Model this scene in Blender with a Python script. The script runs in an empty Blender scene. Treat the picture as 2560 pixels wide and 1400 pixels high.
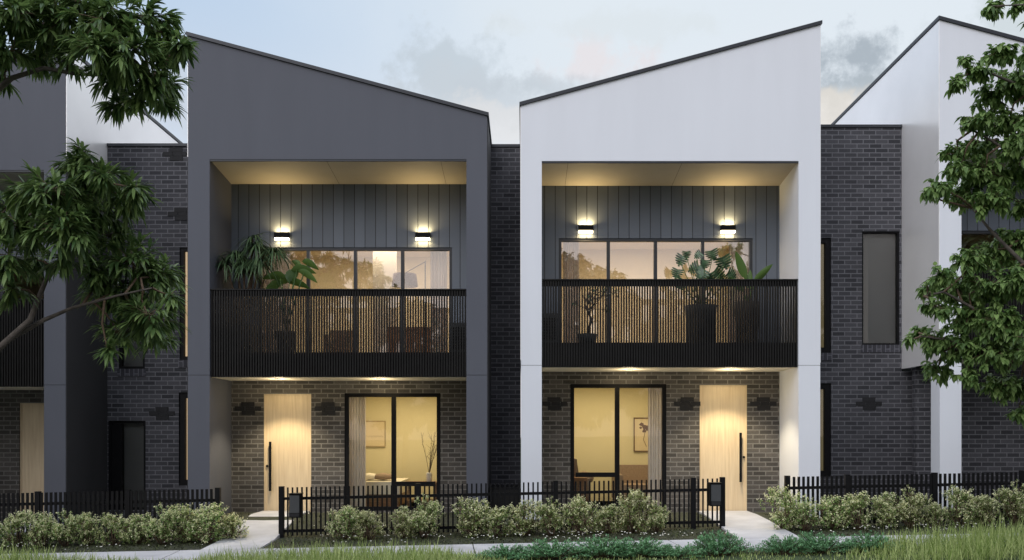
import bpy, bmesh, math, random
from mathutils import Vector, Matrix, noise as mnoise
R = math.radians
random.seed(7)
scn = bpy.context.scene
COL = scn.collection
# ------------------------------------------------------------------ camera
F = 2457.0          # focal length in photo pixels
CAMZ = 1.54
VX, VY = 1308.0, 1085.0
def PX(px, Y): return (px - VX) * (18.0 + Y) / F
def PZ(py, Y): return CAMZ - (py - VY) * (18.0 + Y) / F
def at(px, py, Y): return Vector((PX(px, Y), Y, PZ(py, Y)))
cd = bpy.data.cameras.new('camera'); cam = bpy.data.objects.new('camera', cd); COL.objects.link(cam)
cam.location = (0, -18, CAMZ); cam.rotation_euler = (R(90), 0, 0)
cd.sensor_width = 36; cd.lens = F / 2560 * 36
cd.shift_x = (1280 - VX) / 2560; cd.shift_y = (VY - 700) / 2560
cd.clip_start = 0.1; cd.clip_end = 3000
scn.camera = cam

# ------------------------------------------------------------------ helpers
class MB:
    def __init__(s): s.v = []; s.f = []; s.m = []; s.sm = []
    def face(s, idx, mi=0, smooth=False): s.f.append(tuple(idx)); s.m.append(mi); s.sm.append(smooth)
    def pts(s, ps):
        b = len(s.v); s.v.extend([tuple(p) for p in ps]); return b
    def quad(s, a, b, c, d, mi=0):
        i = s.pts((a, b, c, d)); s.face((i, i+1, i+2, i+3), mi); return s
    def box(s, x0, x1, y0, y1, z0, z1, mi=0):
        if x0 > x1: x0, x1 = x1, x0
        i = s.pts([(x0,y0,z0),(x1,y0,z0),(x1,y1,z0),(x0,y1,z0),(x0,y0,z1),(x1,y0,z1),(x1,y1,z1),(x0,y1,z1)])
        for q in ((0,3,2,1),(4,5,6,7),(0,1,5,4),(1,2,6,5),(2,3,7,6),(3,0,4,7)): s.face([i+k for k in q], mi)
        return s
    def prism(s, poly, y0, y1, mi=0):          # poly in XZ
        n = len(poly)
        a = sum(poly[k][0]*poly[(k+1)%n][1]-poly[(k+1)%n][0]*poly[k][1] for k in range(n))
        if a < 0: poly = poly[::-1]
        i = s.pts([(x,y0,z) for x,z in poly] + [(x,y1,z) for x,z in poly])
        s.face([i+k for k in range(n)], mi); s.face([i+n+k for k in range(n)][::-1], mi)
        for k in range(n):
            l = (k+1) % n; s.face((i+l, i+k, i+n+k, i+n+l), mi)
        return s
    def tube(s, ps, rs, n=8, mi=0, cap=True):
        ps = [Vector(p) for p in ps]; rings = []
        if not hasattr(rs, '__len__'): rs = [rs]*len(ps)
        for k, p in enumerate(ps):
            d = (ps[min(k+1,len(ps)-1)] - ps[max(k-1,0)]).normalized()
            a = d.cross(Vector((0,0,1)) if abs(d.z) < .9 else Vector((1,0,0))).normalized(); b = d.cross(a)
            rings.append(s.pts([p + (a*math.cos(t)+b*math.sin(t))*rs[k] for t in (2*math.pi*q/n for q in range(n))]))
        for r0, r1 in zip(rings, rings[1:]):
            for q in range(n):
                w = (q+1) % n; s.face((r0+q, r1+q, r1+w, r0+w), mi, True)
        if cap:
            s.face([rings[0]+q for q in range(n)], mi); s.face([rings[-1]+q for q in range(n)][::-1], mi)
        return s
    def lathe(s, c, prof, n=20, mi=0):          # prof list of (r,z)
        rings = [s.pts([(c[0]+r*math.cos(2*math.pi*q/n), c[1]+r*math.sin(2*math.pi*q/n), c[2]+z) for q in range(n)]) for r, z in prof]
        for r0, r1 in zip(rings, rings[1:]):
            for q in range(n):
                w = (q+1) % n; s.face((r0+q, r0+w, r1+w, r1+q), mi, True)
        s.face([rings[0]+q for q in range(n)][::-1], mi); s.face([rings[-1]+q for q in range(n)], mi)
        return s
    def blade(s, p, d, L, w, droop=.2, n=3, fold=.25, up=(0,0,1), wide=.45, mi=0):   # one leaf: base -> tip, folded along its rib
        d = d.normalized(); sd = d.cross(Vector(up))
        if sd.length < 1e-3: sd = d.cross(Vector((1,.2,0)))
        sd.normalize(); nm = sd.cross(d).normalized()
        def pt(t): return p + d*(L*t) + Vector((0,0,-droop*L*t*t))
        i = s.pts([pt(0)]); prev = None
        for k in range(1, n):
            t = k/n; u = t/wide if t < wide else (1-t)/(1-wide); ww = w*.5*(math.sin(min(u,1)*math.pi/2)**.8)
            c = pt(t); b = s.pts([c+sd*ww+nm*(fold*ww), c, c-sd*ww+nm*(fold*ww)])
            if prev is None: s.face((i,b+1,b),mi,True); s.face((i,b+2,b+1),mi,True)
            else:
                s.face((prev,prev+1,b+1,b),mi,True); s.face((prev+1,prev+2,b+2,b+1),mi,True)
            prev = b
        e = s.pts([pt(1)]); s.face((prev,prev+1,e),mi,True); s.face((prev+1,prev+2,e),mi,True)
        return s
    def build(s, name, mats, parent=None, fix=False):
        me = bpy.data.meshes.new(name)
        off = Vector((0,0,0)); p = parent
        while p is not None: off += p.location; p = p.parent
        me.from_pydata([(x-off.x, y-off.y, z-off.z) for x,y,z in s.v], [], s.f)
        for m in (mats if isinstance(mats, (list,tuple)) else [mats]): me.materials.append(m)
        me.polygons.foreach_set('material_index', s.m); me.polygons.foreach_set('use_smooth', s.sm)
        me.update()
        if fix:
            bm = bmesh.new(); bm.from_mesh(me); bmesh.ops.recalc_face_normals(bm, faces=bm.faces); bm.to_mesh(me); bm.free()
        o = bpy.data.objects.new(name, me); COL.objects.link(o)
        if parent is not None: o.parent = parent
        return o
def tag(o, label=None, cat=None, group=None, kind=None):
    if label: o['label'] = label
    if cat: o['category'] = cat
    if group: o['group'] = group
    if kind: o['kind'] = kind
    return o
def thing(name, loc, label, cat, group=None):
    o = bpy.data.objects.new(name, None); COL.objects.link(o); o.location = loc; o.empty_display_size = .2
    return tag(o, label, cat, group, 'thing')
def copy_tree(o, parent=None):
    c = o.copy(); COL.objects.link(c)
    if parent is not None: c.parent = parent
    for ch in [k for k in bpy.data.objects if k.parent == o]: copy_tree(ch, c)
    return c
def walled(mb, x0, x1, z0, z1, y0, y1, holes=(), mi=0):    # wall slab in XZ with rectangular openings
    xs = sorted({x0, x1, *[h[0] for h in holes], *[h[1] for h in holes]}); zs = sorted({z0, z1, *[h[2] for h in holes], *[h[3] for h in holes]})
    for a, b in zip(xs, xs[1:]):
        for c, d in zip(zs, zs[1:]):
            mx, mz = (a+b)/2, (c+d)/2
            if any(h[0] < mx < h[1] and h[2] < mz < h[3] for h in holes): continue
            mb.quad((a,y0,c),(b,y0,c),(b,y0,d),(a,y0,d),mi); mb.quad((b,y1,c),(a,y1,c),(a,y1,d),(b,y1,d),mi)
    for a,b,c,d in holes:
        mb.quad((a,y0,c),(a,y0,d),(a,y1,d),(a,y1,c),mi); mb.quad((b,y0,d),(b,y0,c),(b,y1,c),(b,y1,d),mi)
        mb.quad((a,y0,d),(b,y0,d),(b,y1,d),(a,y1,d),mi)
        if c > z0+1e-4: mb.quad((b,y0,c),(a,y0,c),(a,y1,c),(b,y1,c),mi)
    mb.quad((x0,y0,z1),(x1,y0,z1),(x1,y1,z1),(x0,y1,z1),mi)
    mb.quad((x0,y0,z0),(x0,y0,z1),(x0,y1,z1),(x0,y1,z0),mi); mb.quad((x1,y0,z1),(x1,y0,z0),(x1,y1,z0),(x1,y1,z1),mi)
    return mb

# ------------------------------------------------------------------ materials
def newmat(name):
    m = bpy.data.materials.new(name); m.use_nodes = True
    nt = m.node_tree; b = nt.nodes['Principled BSDF']; return m, nt, b
def N(nt, t, **kw):
    n = nt.nodes.new(t)
    for k, v in kw.items():
        if k in n.inputs: n.inputs[k].default_value = v
        else: setattr(n, k, v)
    return n
def L(nt, a, b): nt.links.new(a, b)
def c4(c): return (c[0], c[1], c[2], 1)
def plain(name, col, rough=.6, metal=0, var=.12, scale=6, bump=0, bscale=60, coord='Object', spec=.5, trans=0, detail=5, stretch=None):
    m, nt, b = newmat(name)
    tc = N(nt, 'ShaderNodeTexCoord'); nz = N(nt, 'ShaderNodeTexNoise', Scale=scale, Detail=detail)
    if stretch:
        mp = N(nt, 'ShaderNodeMapping'); mp.inputs['Scale'].default_value = stretch; L(nt, tc.outputs[coord], mp.inputs['Vector']); L(nt, mp.outputs[0], nz.inputs['Vector'])
    else: L(nt, tc.outputs[coord], nz.inputs['Vector'])
    cr = N(nt, 'ShaderNodeValToRGB'); e = cr.color_ramp.elements
    e[0].position = .3; e[1].position = .7
    e[0].color = c4([x*(1-var) for x in col]); e[1].color = c4([min(1,x*(1+var)) for x in col])
    L(nt, nz.outputs['Fac'], cr.inputs['Fac']); L(nt, cr.outputs['Color'], b.inputs['Base Color'])
    b.inputs['Roughness'].default_value = rough; b.inputs['Metallic'].default_value = metal; b.inputs['Specular IOR Level'].default_value = spec
    if bump:
        n2 = N(nt, 'ShaderNodeTexNoise', Scale=bscale, Detail=6); L(nt, tc.outputs[coord], n2.inputs['Vector'])
        bp = N(nt, 'ShaderNodeBump', Strength=bump, Distance=.01); L(nt, n2.outputs['Fac'], bp.inputs['Height']); L(nt, bp.outputs['Normal'], b.inputs['Normal'])
    return m
def leafmat(name, c1, c2, rough=.45, trans=.25, spec=.4, objvar=False):   # colour varies leaf by leaf
    m, nt, b = newmat(name)
    g = N(nt, 'ShaderNodeNewGeometry'); cr = N(nt, 'ShaderNodeValToRGB'); e = cr.color_ramp.elements
    e[0].color = c4(c1); e[1].color = c4(c2); L(nt, g.outputs['Random Per Island'], cr.inputs['Fac'])
    L(nt, cr.outputs['Color'], b.inputs['Base Color']); b.inputs['Roughness'].default_value = rough; b.inputs['Specular IOR Level'].default_value = spec
    oi = N(nt, 'ShaderNodeObjectInfo'); hs = N(nt, 'ShaderNodeHueSaturation')
    for sock, lo, hi in (('Hue',.485,.52),('Value',.86,1.25)) if objvar else ():
        mr = N(nt, 'ShaderNodeMapRange'); mr.inputs['To Min'].default_value = lo; mr.inputs['To Max'].default_value = hi
        L(nt, oi.outputs['Random'], mr.inputs['Value']); L(nt, mr.outputs[0], hs.inputs[sock])
    L(nt, cr.outputs['Color'], hs.inputs['Color']); L(nt, hs.outputs['Color'], b.inputs['Base Color'])
    t = N(nt, 'ShaderNodeBsdfTranslucent'); L(nt, hs.outputs['Color'], t.inputs['Color'])
    mx = N(nt, 'ShaderNodeMixShader', Fac=trans); L(nt, b.outputs[0], mx.inputs[1]); L(nt, t.outputs[0], mx.inputs[2])
    L(nt, mx.outputs[0], nt.nodes['Material Output'].inputs['Surface']); return m
def brickmat(name, c1, c2, mortar, bw=.25, bh=.09, ms=.009, soldier=False):
    m, nt, b = newmat(name)
    g = N(nt, 'ShaderNodeNewGeometry'); sp = N(nt, 'ShaderNodeSeparateXYZ'); L(nt, g.outputs['Position'], sp.inputs[0])
    cb = N(nt, 'ShaderNodeCombineXYZ')
    if soldier: L(nt, sp.outputs['Z'], cb.inputs['X']); L(nt, sp.outputs['X'], cb.inputs['Y'])
    else:
        ad = N(nt, 'ShaderNodeMath', operation='ADD'); L(nt, sp.outputs['X'], ad.inputs[0]); L(nt, sp.outputs['Y'], ad.inputs[1])
        L(nt, ad.outputs[0], cb.inputs['X']); L(nt, sp.outputs['Z'], cb.inputs['Y'])
    br = N(nt, 'ShaderNodeTexBrick', offset=.5); br.inputs['Scale'].default_value = 1
    br.inputs['Brick Width'].default_value = bw; br.inputs['Row Height'].default_value = bh; br.inputs['Mortar Size'].default_value = ms
    br.inputs['Mortar Smooth'].default_value = .15; br.inputs['Bias'].default_value = 0
    br.inputs['Color1'].default_value = c4(c1); br.inputs['Color2'].default_value = c4(c2); br.inputs['Mortar'].default_value = c4(mortar)
    L(nt, cb.outputs[0], br.inputs['Vector'])
    nz = N(nt, 'ShaderNodeTexNoise', Scale=1.1, Detail=4); L(nt, g.outputs['Position'], nz.inputs['Vector'])
    n2 = N(nt, 'ShaderNodeTexNoise', Scale=45, Detail=4); L(nt, g.outputs['Position'], n2.inputs['Vector'])
    m1 = N(nt, 'ShaderNodeMapRange'); m1.inputs['To Min'].default_value = .6; m1.inputs['To Max'].default_value = 1.4; L(nt, nz.outputs['Fac'], m1.inputs['Value'])
    m2 = N(nt, 'ShaderNodeMapRange'); m2.inputs['To Min'].default_value = .7; m2.inputs['To Max'].default_value = 1.3; L(nt, n2.outputs['Fac'], m2.inputs['Value'])
    mm = N(nt, 'ShaderNodeMath', operation='MULTIPLY'); L(nt, m1.outputs[0], mm.inputs[0]); L(nt, m2.outputs[0], mm.inputs[1])
    mx = N(nt, 'ShaderNodeMix', data_type='RGBA', blend_type='MULTIPLY'); mx.inputs['Factor'].default_value = 1
    L(nt, br.outputs['Color'], mx.inputs['A']); L(nt, mm.outputs[0], mx.inputs['B']); L(nt, mx.outputs['Result'], b.inputs['Base Color'])
    b.inputs['Roughness'].default_value = .8; b.inputs['Specular IOR Level'].default_value = .3
    inv = N(nt, 'ShaderNodeMath', operation='SUBTRACT'); inv.inputs[0].default_value = 1; L(nt, br.outputs['Fac'], inv.inputs[1])
    a2 = N(nt, 'ShaderNodeMath', operation='MULTIPLY_ADD'); L(nt, n2.outputs['Fac'], a2.inputs[0]); a2.inputs[1].default_value = .25; L(nt, inv.outputs[0], a2.inputs[2])
    bp = N(nt, 'ShaderNodeBump', Strength=.6, Distance=.008); L(nt, a2.outputs[0], bp.inputs['Height']); L(nt, bp.outputs['Normal'], b.inputs['Normal'])
    return m
def claddingmat(name, col, pitch=.208):
    m, nt, b = newmat(name)
    g = N(nt, 'ShaderNodeNewGeometry'); sp = N(nt, 'ShaderNodeSeparateXYZ'); L(nt, g.outputs['Position'], sp.inputs[0])
    d = N(nt, 'ShaderNodeMath', operation='DIVIDE'); L(nt, sp.outputs['X'], d.inputs[0]); d.inputs[1].default_value = pitch
    fr = N(nt, 'ShaderNodeMath', operation='FRACT'); L(nt, d.outputs[0], fr.inputs[0])
    lt = N(nt, 'ShaderNodeMath', operation='LESS_THAN'); L(nt, fr.outputs[0], lt.inputs[0]); lt.inputs[1].default_value = .06
    fl = N(nt, 'ShaderNodeMath', operation='FLOOR'); L(nt, d.outputs[0], fl.inputs[0])
    wn = N(nt, 'ShaderNodeTexWhiteNoise', noise_dimensions='1D'); L(nt, fl.outputs[0], wn.inputs['W'])
    mr = N(nt, 'ShaderNodeMapRange'); mr.inputs['To Min'].default_value = .88; mr.inputs['To Max'].default_value = 1.12; L(nt, wn.outputs['Value'], mr.inputs['Value'])
    mx = N(nt, 'ShaderNodeMix', data_type='RGBA', blend_type='MULTIPLY'); mx.inputs['Factor'].default_value = 1; mx.inputs['A'].default_value = c4(col); L(nt, mr.outputs[0], mx.inputs['B'])
    m2 = N(nt, 'ShaderNodeMix', data_type='RGBA'); L(nt, lt.outputs[0], m2.inputs['Factor']); L(nt, mx.outputs['Result'], m2.inputs['A']); m2.inputs['B'].default_value = (.008,.009,.011,1)
    L(nt, m2.outputs['Result'], b.inputs['Base Color']); b.inputs['Roughness'].default_value = .5
    bp = N(nt, 'ShaderNodeBump', Strength=.8, Distance=.01, invert=True); L(nt, lt.outputs[0], bp.inputs['Height']); L(nt, bp.outputs['Normal'], b.inputs['Normal'])
    return m
def woodmat(name, c1, c2, stretch=(30,30,1.6), rough=.5):
    m, nt, b = newmat(name)
    tc = N(nt, 'ShaderNodeTexCoord'); mp = N(nt, 'ShaderNodeMapping'); mp.inputs['Scale'].default_value = stretch
    L(nt, tc.outputs['Object'], mp.inputs['Vector']); nz = N(nt, 'ShaderNodeTexNoise', Scale=1, Detail=7, Distortion=.4); L(nt, mp.outputs[0], nz.inputs['Vector'])
    cr = N(nt, 'ShaderNodeValToRGB'); e = cr.color_ramp.elements; e[0].position = .3; e[1].position = .72; e[0].color = c4(c1); e[1].color = c4(c2)
    L(nt, nz.outputs['Fac'], cr.inputs['Fac']); L(nt, cr.outputs['Color'], b.inputs['Base Color']); b.inputs['Roughness'].default_value = rough
    return m
def glassmat(name, refl, tint):
    m, nt, b = newmat(name); nt.nodes.remove(b)
    t = N(nt, 'ShaderNodeBsdfTransparent'); t.inputs['Color'].default_value = c4(tint)
    g = N(nt, 'ShaderNodeBsdfGlossy'); g.inputs['Roughness'].default_value = .0; g.inputs['Color'].default_value = (1,.97,.95,1)
    lw = N(nt, 'ShaderNodeLayerWeight', Blend=.25); mr = N(nt, 'ShaderNodeMapRange'); mr.inputs['To Min'].default_value = refl; mr.inputs['To Max'].default_value = 1; L(nt, lw.outputs['Fresnel'], mr.inputs['Value'])
    mx = N(nt, 'ShaderNodeMixShader'); L(nt, mr.outputs[0], mx.inputs[0]); L(nt, t.outputs[0], mx.inputs[1]); L(nt, g.outputs[0], mx.inputs[2])
    L(nt, mx.outputs[0], nt.nodes['Material Output'].inputs['Surface']); return m
def emitmat(name, col, st):
    m, nt, b = newmat(name); nt.nodes.remove(b); e = N(nt, 'ShaderNodeEmission', Strength=st); e.inputs['Color'].default_value = c4(col)
    L(nt, e.outputs[0], nt.nodes['Material Output'].inputs['Surface']); return m
M = dict(
 dark=plain('dark render paint', (.086,.092,.114), .75, var=.04, scale=1.2, stretch=(2.2,2.2,.35), bump=.12, bscale=90),
 white=plain('white render paint', (.70,.725,.78), .7, var=.022, scale=1.0, stretch=(2.2,2.2,.35), bump=.1, bscale=90),
 metalside=plain('light satin wall cladding', (.90,.89,.89), .30, metal=.4, var=.04, scale=1.0),
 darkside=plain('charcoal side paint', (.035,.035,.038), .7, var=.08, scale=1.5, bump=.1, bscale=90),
 cheek_d=plain('taupe recess paint', (.12,.105,.09), .75, var=.05, scale=2, bump=.08, bscale=90),
 cap=plain('charcoal metal flashing', (.030,.033,.040), .4, metal=.4, var=.08),
 brick=brickmat('blue black brick', (.030,.031,.037), (.070,.070,.080), (.135,.135,.150), ms=.010),
 brickwarm=brickmat('grey brown brick', (.050,.046,.042), (.108,.099,.090), (.18,.172,.160), ms=.011),
 soldier=brickmat('soldier course brick', (.032,.032,.040), (.060,.060,.072), (.12,.12,.14), bw=.25, bh=.09, soldier=True),
 soot=plain('black accent brick', (.010,.010,.012), .8, var=.3, scale=30),
 clad=claddingmat('blue grey board cladding', (.125,.146,.180)),
 ceil=plain('balcony ceiling board', (.44,.40,.33), .7, var=.04, scale=2),
 soffit=plain('cream soffit board', (.84,.77,.62), .7, var=.04, scale=2),
 joint=plain('dark joint', (.05,.045,.04), .8),
 black=plain('black powder coat', (.005,.005,.006), .55, var=.15, scale=12, spec=.15),
 slat=plain('black slat metal', (.010,.0095,.009), .55, var=.2, scale=4, spec=.2),
 frame=plain('charcoal window frame', (.035,.037,.043), .4, metal=.2, var=.1),
 oak=woodmat('pale oak veneer', (.60,.46,.29), (.74,.60,.40)),
 walnut=woodmat('brown timber', (.20,.10,.05), (.32,.17,.09), (3,30,30)),
 glass=glassmat('clear window glass', .012, (.96,.97,.95)),
 glassup=glassmat('reflective window glass', .22, (.96,.95,.93)),
 wall_in=plain('cream interior paint', (.72,.66,.48), .8, var=.02, scale=2),
 wall_up=plain('warm interior paint', (.74,.67,.53), .8, var=.03, scale=2),
 floor_in=woodmat('oak floor boards', (.30,.20,.12), (.42,.29,.18), (2,20,20)),
 curtain=leafmat('sheer linen', (.80,.74,.72), (.82,.76,.74), .9, .08),
 linen=plain('white bed linen', (.75,.70,.62), .9, var=.05, scale=8),
 taupe=plain('taupe wool', (.30,.22,.17), .95, var=.15, scale=30),
 blind=plain('grey roller blind', (.085,.085,.095), .6, var=.05, scale=2),
 tanblind=emitmat('tan blind lit from the room behind', (1,.70,.42), .55),
 olive=emitmat('olive blind dimly lit from the room behind', (1,.80,.45), .11),
 conc=plain('light concrete', (.50,.50,.52), .85, var=.17, scale=1.4, bump=.15, bscale=120, coord='Object'),
 soil=plain('garden soil and moss', (.040,.044,.024), .95, var=.4, scale=7, bump=.7, bscale=30),
 verge=plain('verge turf', (.035,.055,.018), .95, var=.35, scale=3, bump=.6, bscale=40),
 asphalt=plain('asphalt', (.05,.05,.052), .9, var=.15, scale=20, bump=.3, bscale=200),
 paper=plain('cream paper', (.70,.60,.44), .8, var=.02),
 ink=plain('brown ink', (.13,.07,.045), .8),
 ink2=plain('faded ink', (.42,.33,.21), .8),
 ceramic=plain('matt white ceramic', (.72,.68,.64), .5, var=.04),
 pot=plain('dark fibre stone pot', (.045,.048,.046), .7, var=.15, scale=9),
 potbrown=plain('brown clay pot', (.075,.055,.040), .7, var=.15, scale=9),
 bark=plain('grey bark', (.085,.072,.062), .9, var=.35, scale=14, bump=.8, bscale=40),
 twig=plain('brown twig', (.10,.065,.04), .9, var=.3, scale=20),
 shade=plain('plum lamp shade', (.16,.10,.11), .9, var=.15, scale=12),
 lbox=plain('letterbox grey', (.060,.064,.068), .45, var=.06, scale=6, metal=.3),
 leafA=leafmat('lanceolate leaf', (.040,.088,.026), (.185,.275,.085), .45, .32),
 leafB=leafmat('maple leaf', (.065,.135,.034), (.27,.40,.13), .5, .40),
 leafC=leafmat('shrub leaf', (.13,.22,.06), (.42,.54,.21), .6, .35, .15, True),
 cream=leafmat('cream floret', (.74,.74,.42), (.92,.90,.64), .8, .35, .1),
 daisy=leafmat('white daisy', (.68,.66,.60), (.85,.83,.76), .7, .2),
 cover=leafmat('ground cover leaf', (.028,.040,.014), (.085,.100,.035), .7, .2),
 grassm=leafmat('grass blade', (.17,.26,.055), (.56,.64,.28), .6, .4, .1),
 juniper=leafmat('juniper sprig', (.08,.22,.10), (.28,.50,.26), .6, .25, .15),
 palm=leafmat('strap leaf', (.030,.065,.028), (.10,.16,.07), .4, .15),
 banana=leafmat('broad leaf', (.045,.100,.025), (.100,.180,.045), .4, .3),
 monst=leafmat('monstera leaf', (.018,.045,.024), (.09,.18,.09), .3, .15),
 far=leafmat('street tree leaf', (.030,.050,.016), (.070,.100,.030), .5, .2),
 lampglow=emitmat('lamp glow', (1,.80,.48), 14),
)
# ------------------------------------------------------------------ ground
def lerp_table(x, t):
    if x <= t[0][0]: return t[0][1]
    for (a, b), (c, d) in zip(t, t[1:]):
        if x <= c: return b + (d-b)*(x-a)/(c-a)
    return t[-1][1]
def fence_z(X): return -.25 + .021*(max(-40,min(40,X)) + 4.2)
def gz(X, Y):
    g0 = lerp_table(X, [(-40,-.6),(-14,-.2),(-8.3,-.18),(-6.2,0),(5.6,.0),(7.6,.2),(14,.22),(40,.7)])
    zf = fence_z(X)
    if Y >= .2: z = g0
    elif Y >= -1: t = (.2-Y)/1.2; z = g0 + (zf-g0)*t
    elif Y >= -2.4: z = zf - .06*(-1-Y)/1.4
    elif Y >= -6: z = zf - .06 - .01*(-2.4-Y)
    else: z = zf - .1
    return z
def sheet(mb, x0, x1, y0, y1, off, nx, ny, mi=0, fn=gz):
    b = len(mb.v)
    for j in range(ny+1):
        for i in range(nx+1):
            x = x0+(x1-x0)*i/nx; y = y0+(y1-y0)*j/ny; mb.v.append((x, y, fn(x,y)+off))
    for j in range(ny):
        for i in range(nx):
            a = b+j*(nx+1)+i; mb.face((a,a+1,a+nx+2,a+nx+1), mi, True)
    return mb
mb = MB()
ys = [-400,-60,-30,-14.2,-13,-6.0,-5,-3.6,-2.4,-1.6,-1,-.6,-.2,.2,1.3,12,60,400]
xs = [-600,-80,-40,-20,-14,-11,-8.3,-7.2,-6.2,-4,-2,0,2,4,5.6,6.6,7.6,10,14,20,40,80,600]
def gz2(x, y):
    z = gz(x,y)
    return z - .14 if -13 <= y <= -6 else z
for y in ys:
    for x in xs: mb.v.append((x, y, gz2(x, y)))
for j in range(len(ys)-1):
    for i in range(len(xs)-1):
        a = j*len(xs)+i; mb.face((a,a+1,a+len(xs)+1,a+len(xs)), 0 if -2.4 <= ys[j] < 12 else 1, True)
tag(mb.build('ground', [M['soil'], M['verge']]), kind='structure')
mb = MB(); sheet(mb, -60, 60, -12.9, -6.1, .006, 24, 1, fn=lambda x,y: gz(x,-6.5)-.14)
tag(mb.build('road', M['asphalt']), kind='structure')
mb = MB()
for k in range(24):
    x0, x1 = -60+5*k, -60+5*k+4.99
    i = mb.pts([(x,y,gz(x,-5.9)+z) for y,z in ((-6.02,-.2),(-6.02,.01),(-5.86,.015),(-5.86,-.2)) for x in (x0,x1)])
    mb.face((i,i+1,i+3,i+2)); mb.face((i+2,i+3,i+5,i+4)); mb.face((i+4,i+5,i+7,i+6))
tag(mb.build('kerb', M['conc']), kind='structure')
# footpath in bays with dark joints between them
def slab(mb, c, off=.03, edge=.08):   # c: 4 corners ccw from above (x,y)
    top = [(x,y,gz(x,y)+off) for x,y in c]; bot = [(x,y,z-edge) for x,y,z in top]
    i = mb.pts(top+bot); mb.face((i,i+1,i+2,i+3))
    for k in range(4): l=(k+1)%4; mb.face((i+l,i+k,i+4+k,i+4+l))
mb = MB(); x = -38.0
joints = []
while x < 38:
    slab(mb, [(x+.009+.1,-3.62),(x+1.541+.1,-3.62),(x+1.541,-2.4),(x+.009,-2.4)]); x += 1.55
tag(mb.build('footpath', M['conc']), kind='structure')
def path(xa, xb):
    mb = MB(); yy = [1.34, .55, -.35, -1.4, -2.39]
    for a, b in zip(yy, yy[1:]):
        slab(mb, [(xa,b+.006),(xb,b+.006),(xb,a),(xa,a)])
    return tag(mb.build('garden_path', M['conc']), kind='structure')
path(-5.13, -4.2); path(3.42, 4.40); path(-9.9,-9.0)

# ------------------------------------------------------------------ houses
W = 5.48; U0, U1 = .396, 5.10
def window(house, name, xa, xb, za, zb, y, mulls=(), trans=(), fw=.06, glass='glass', sub=True, depth=.09, deep_frame=None, mw=.032):
    """mulls: x of mullions; trans: (xa,xb,z)"""
    if xa > xb: xa, xb = xb, xa
    mb = MB(); y1 = y+depth
    mb.box(xa,xb,y,y1,zb-fw,zb); mb.box(xa,xb,y,y1,za,za+fw); mb.box(xa,xa+fw,y,y1,za+fw,zb-fw); mb.box(xb-fw,xb,y,y1,za+fw,zb-fw)
    for m in mulls: mb.box(m-mw,m+mw,y+.004,y1-.004,za+fw,zb-fw)
    for a,b,z in trans: mb.box(min(a,b)+mw+.001,max(a,b)-mw-.001,y+.007,y1-.007,z-mw,z+mw)
    o = mb.build(name, M['black'] if deep_frame is None else M[deep_frame], house)
    edges = sorted([xa+fw, xb-fw, *mulls])
    for a, b in zip(edges, edges[1:]):
        MB().box(a,b,y+depth*.5,y+depth*.5+.006,za+fw,zb-fw).build('pane', M[glass], o)
    return o
def accent(house, x, z, y, flip=False):
    """cluster of black accent bricks standing a little proud of the wall"""
    mb = MB(); s = -1 if flip else 1
    for dx0, dx1, dz in ((-.13,.13,.050),(-.26,-.065,-.035),(-.055,.12,-.035),(.13,.26,-.035),(-.12,.14,-.120)):
        mb.box(x+s*dx0, x+s*dx1, y-.012, y+.02, z+dz, z+dz+.082)
    return mb.build('accent_brick', M['soot'], house)
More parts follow.
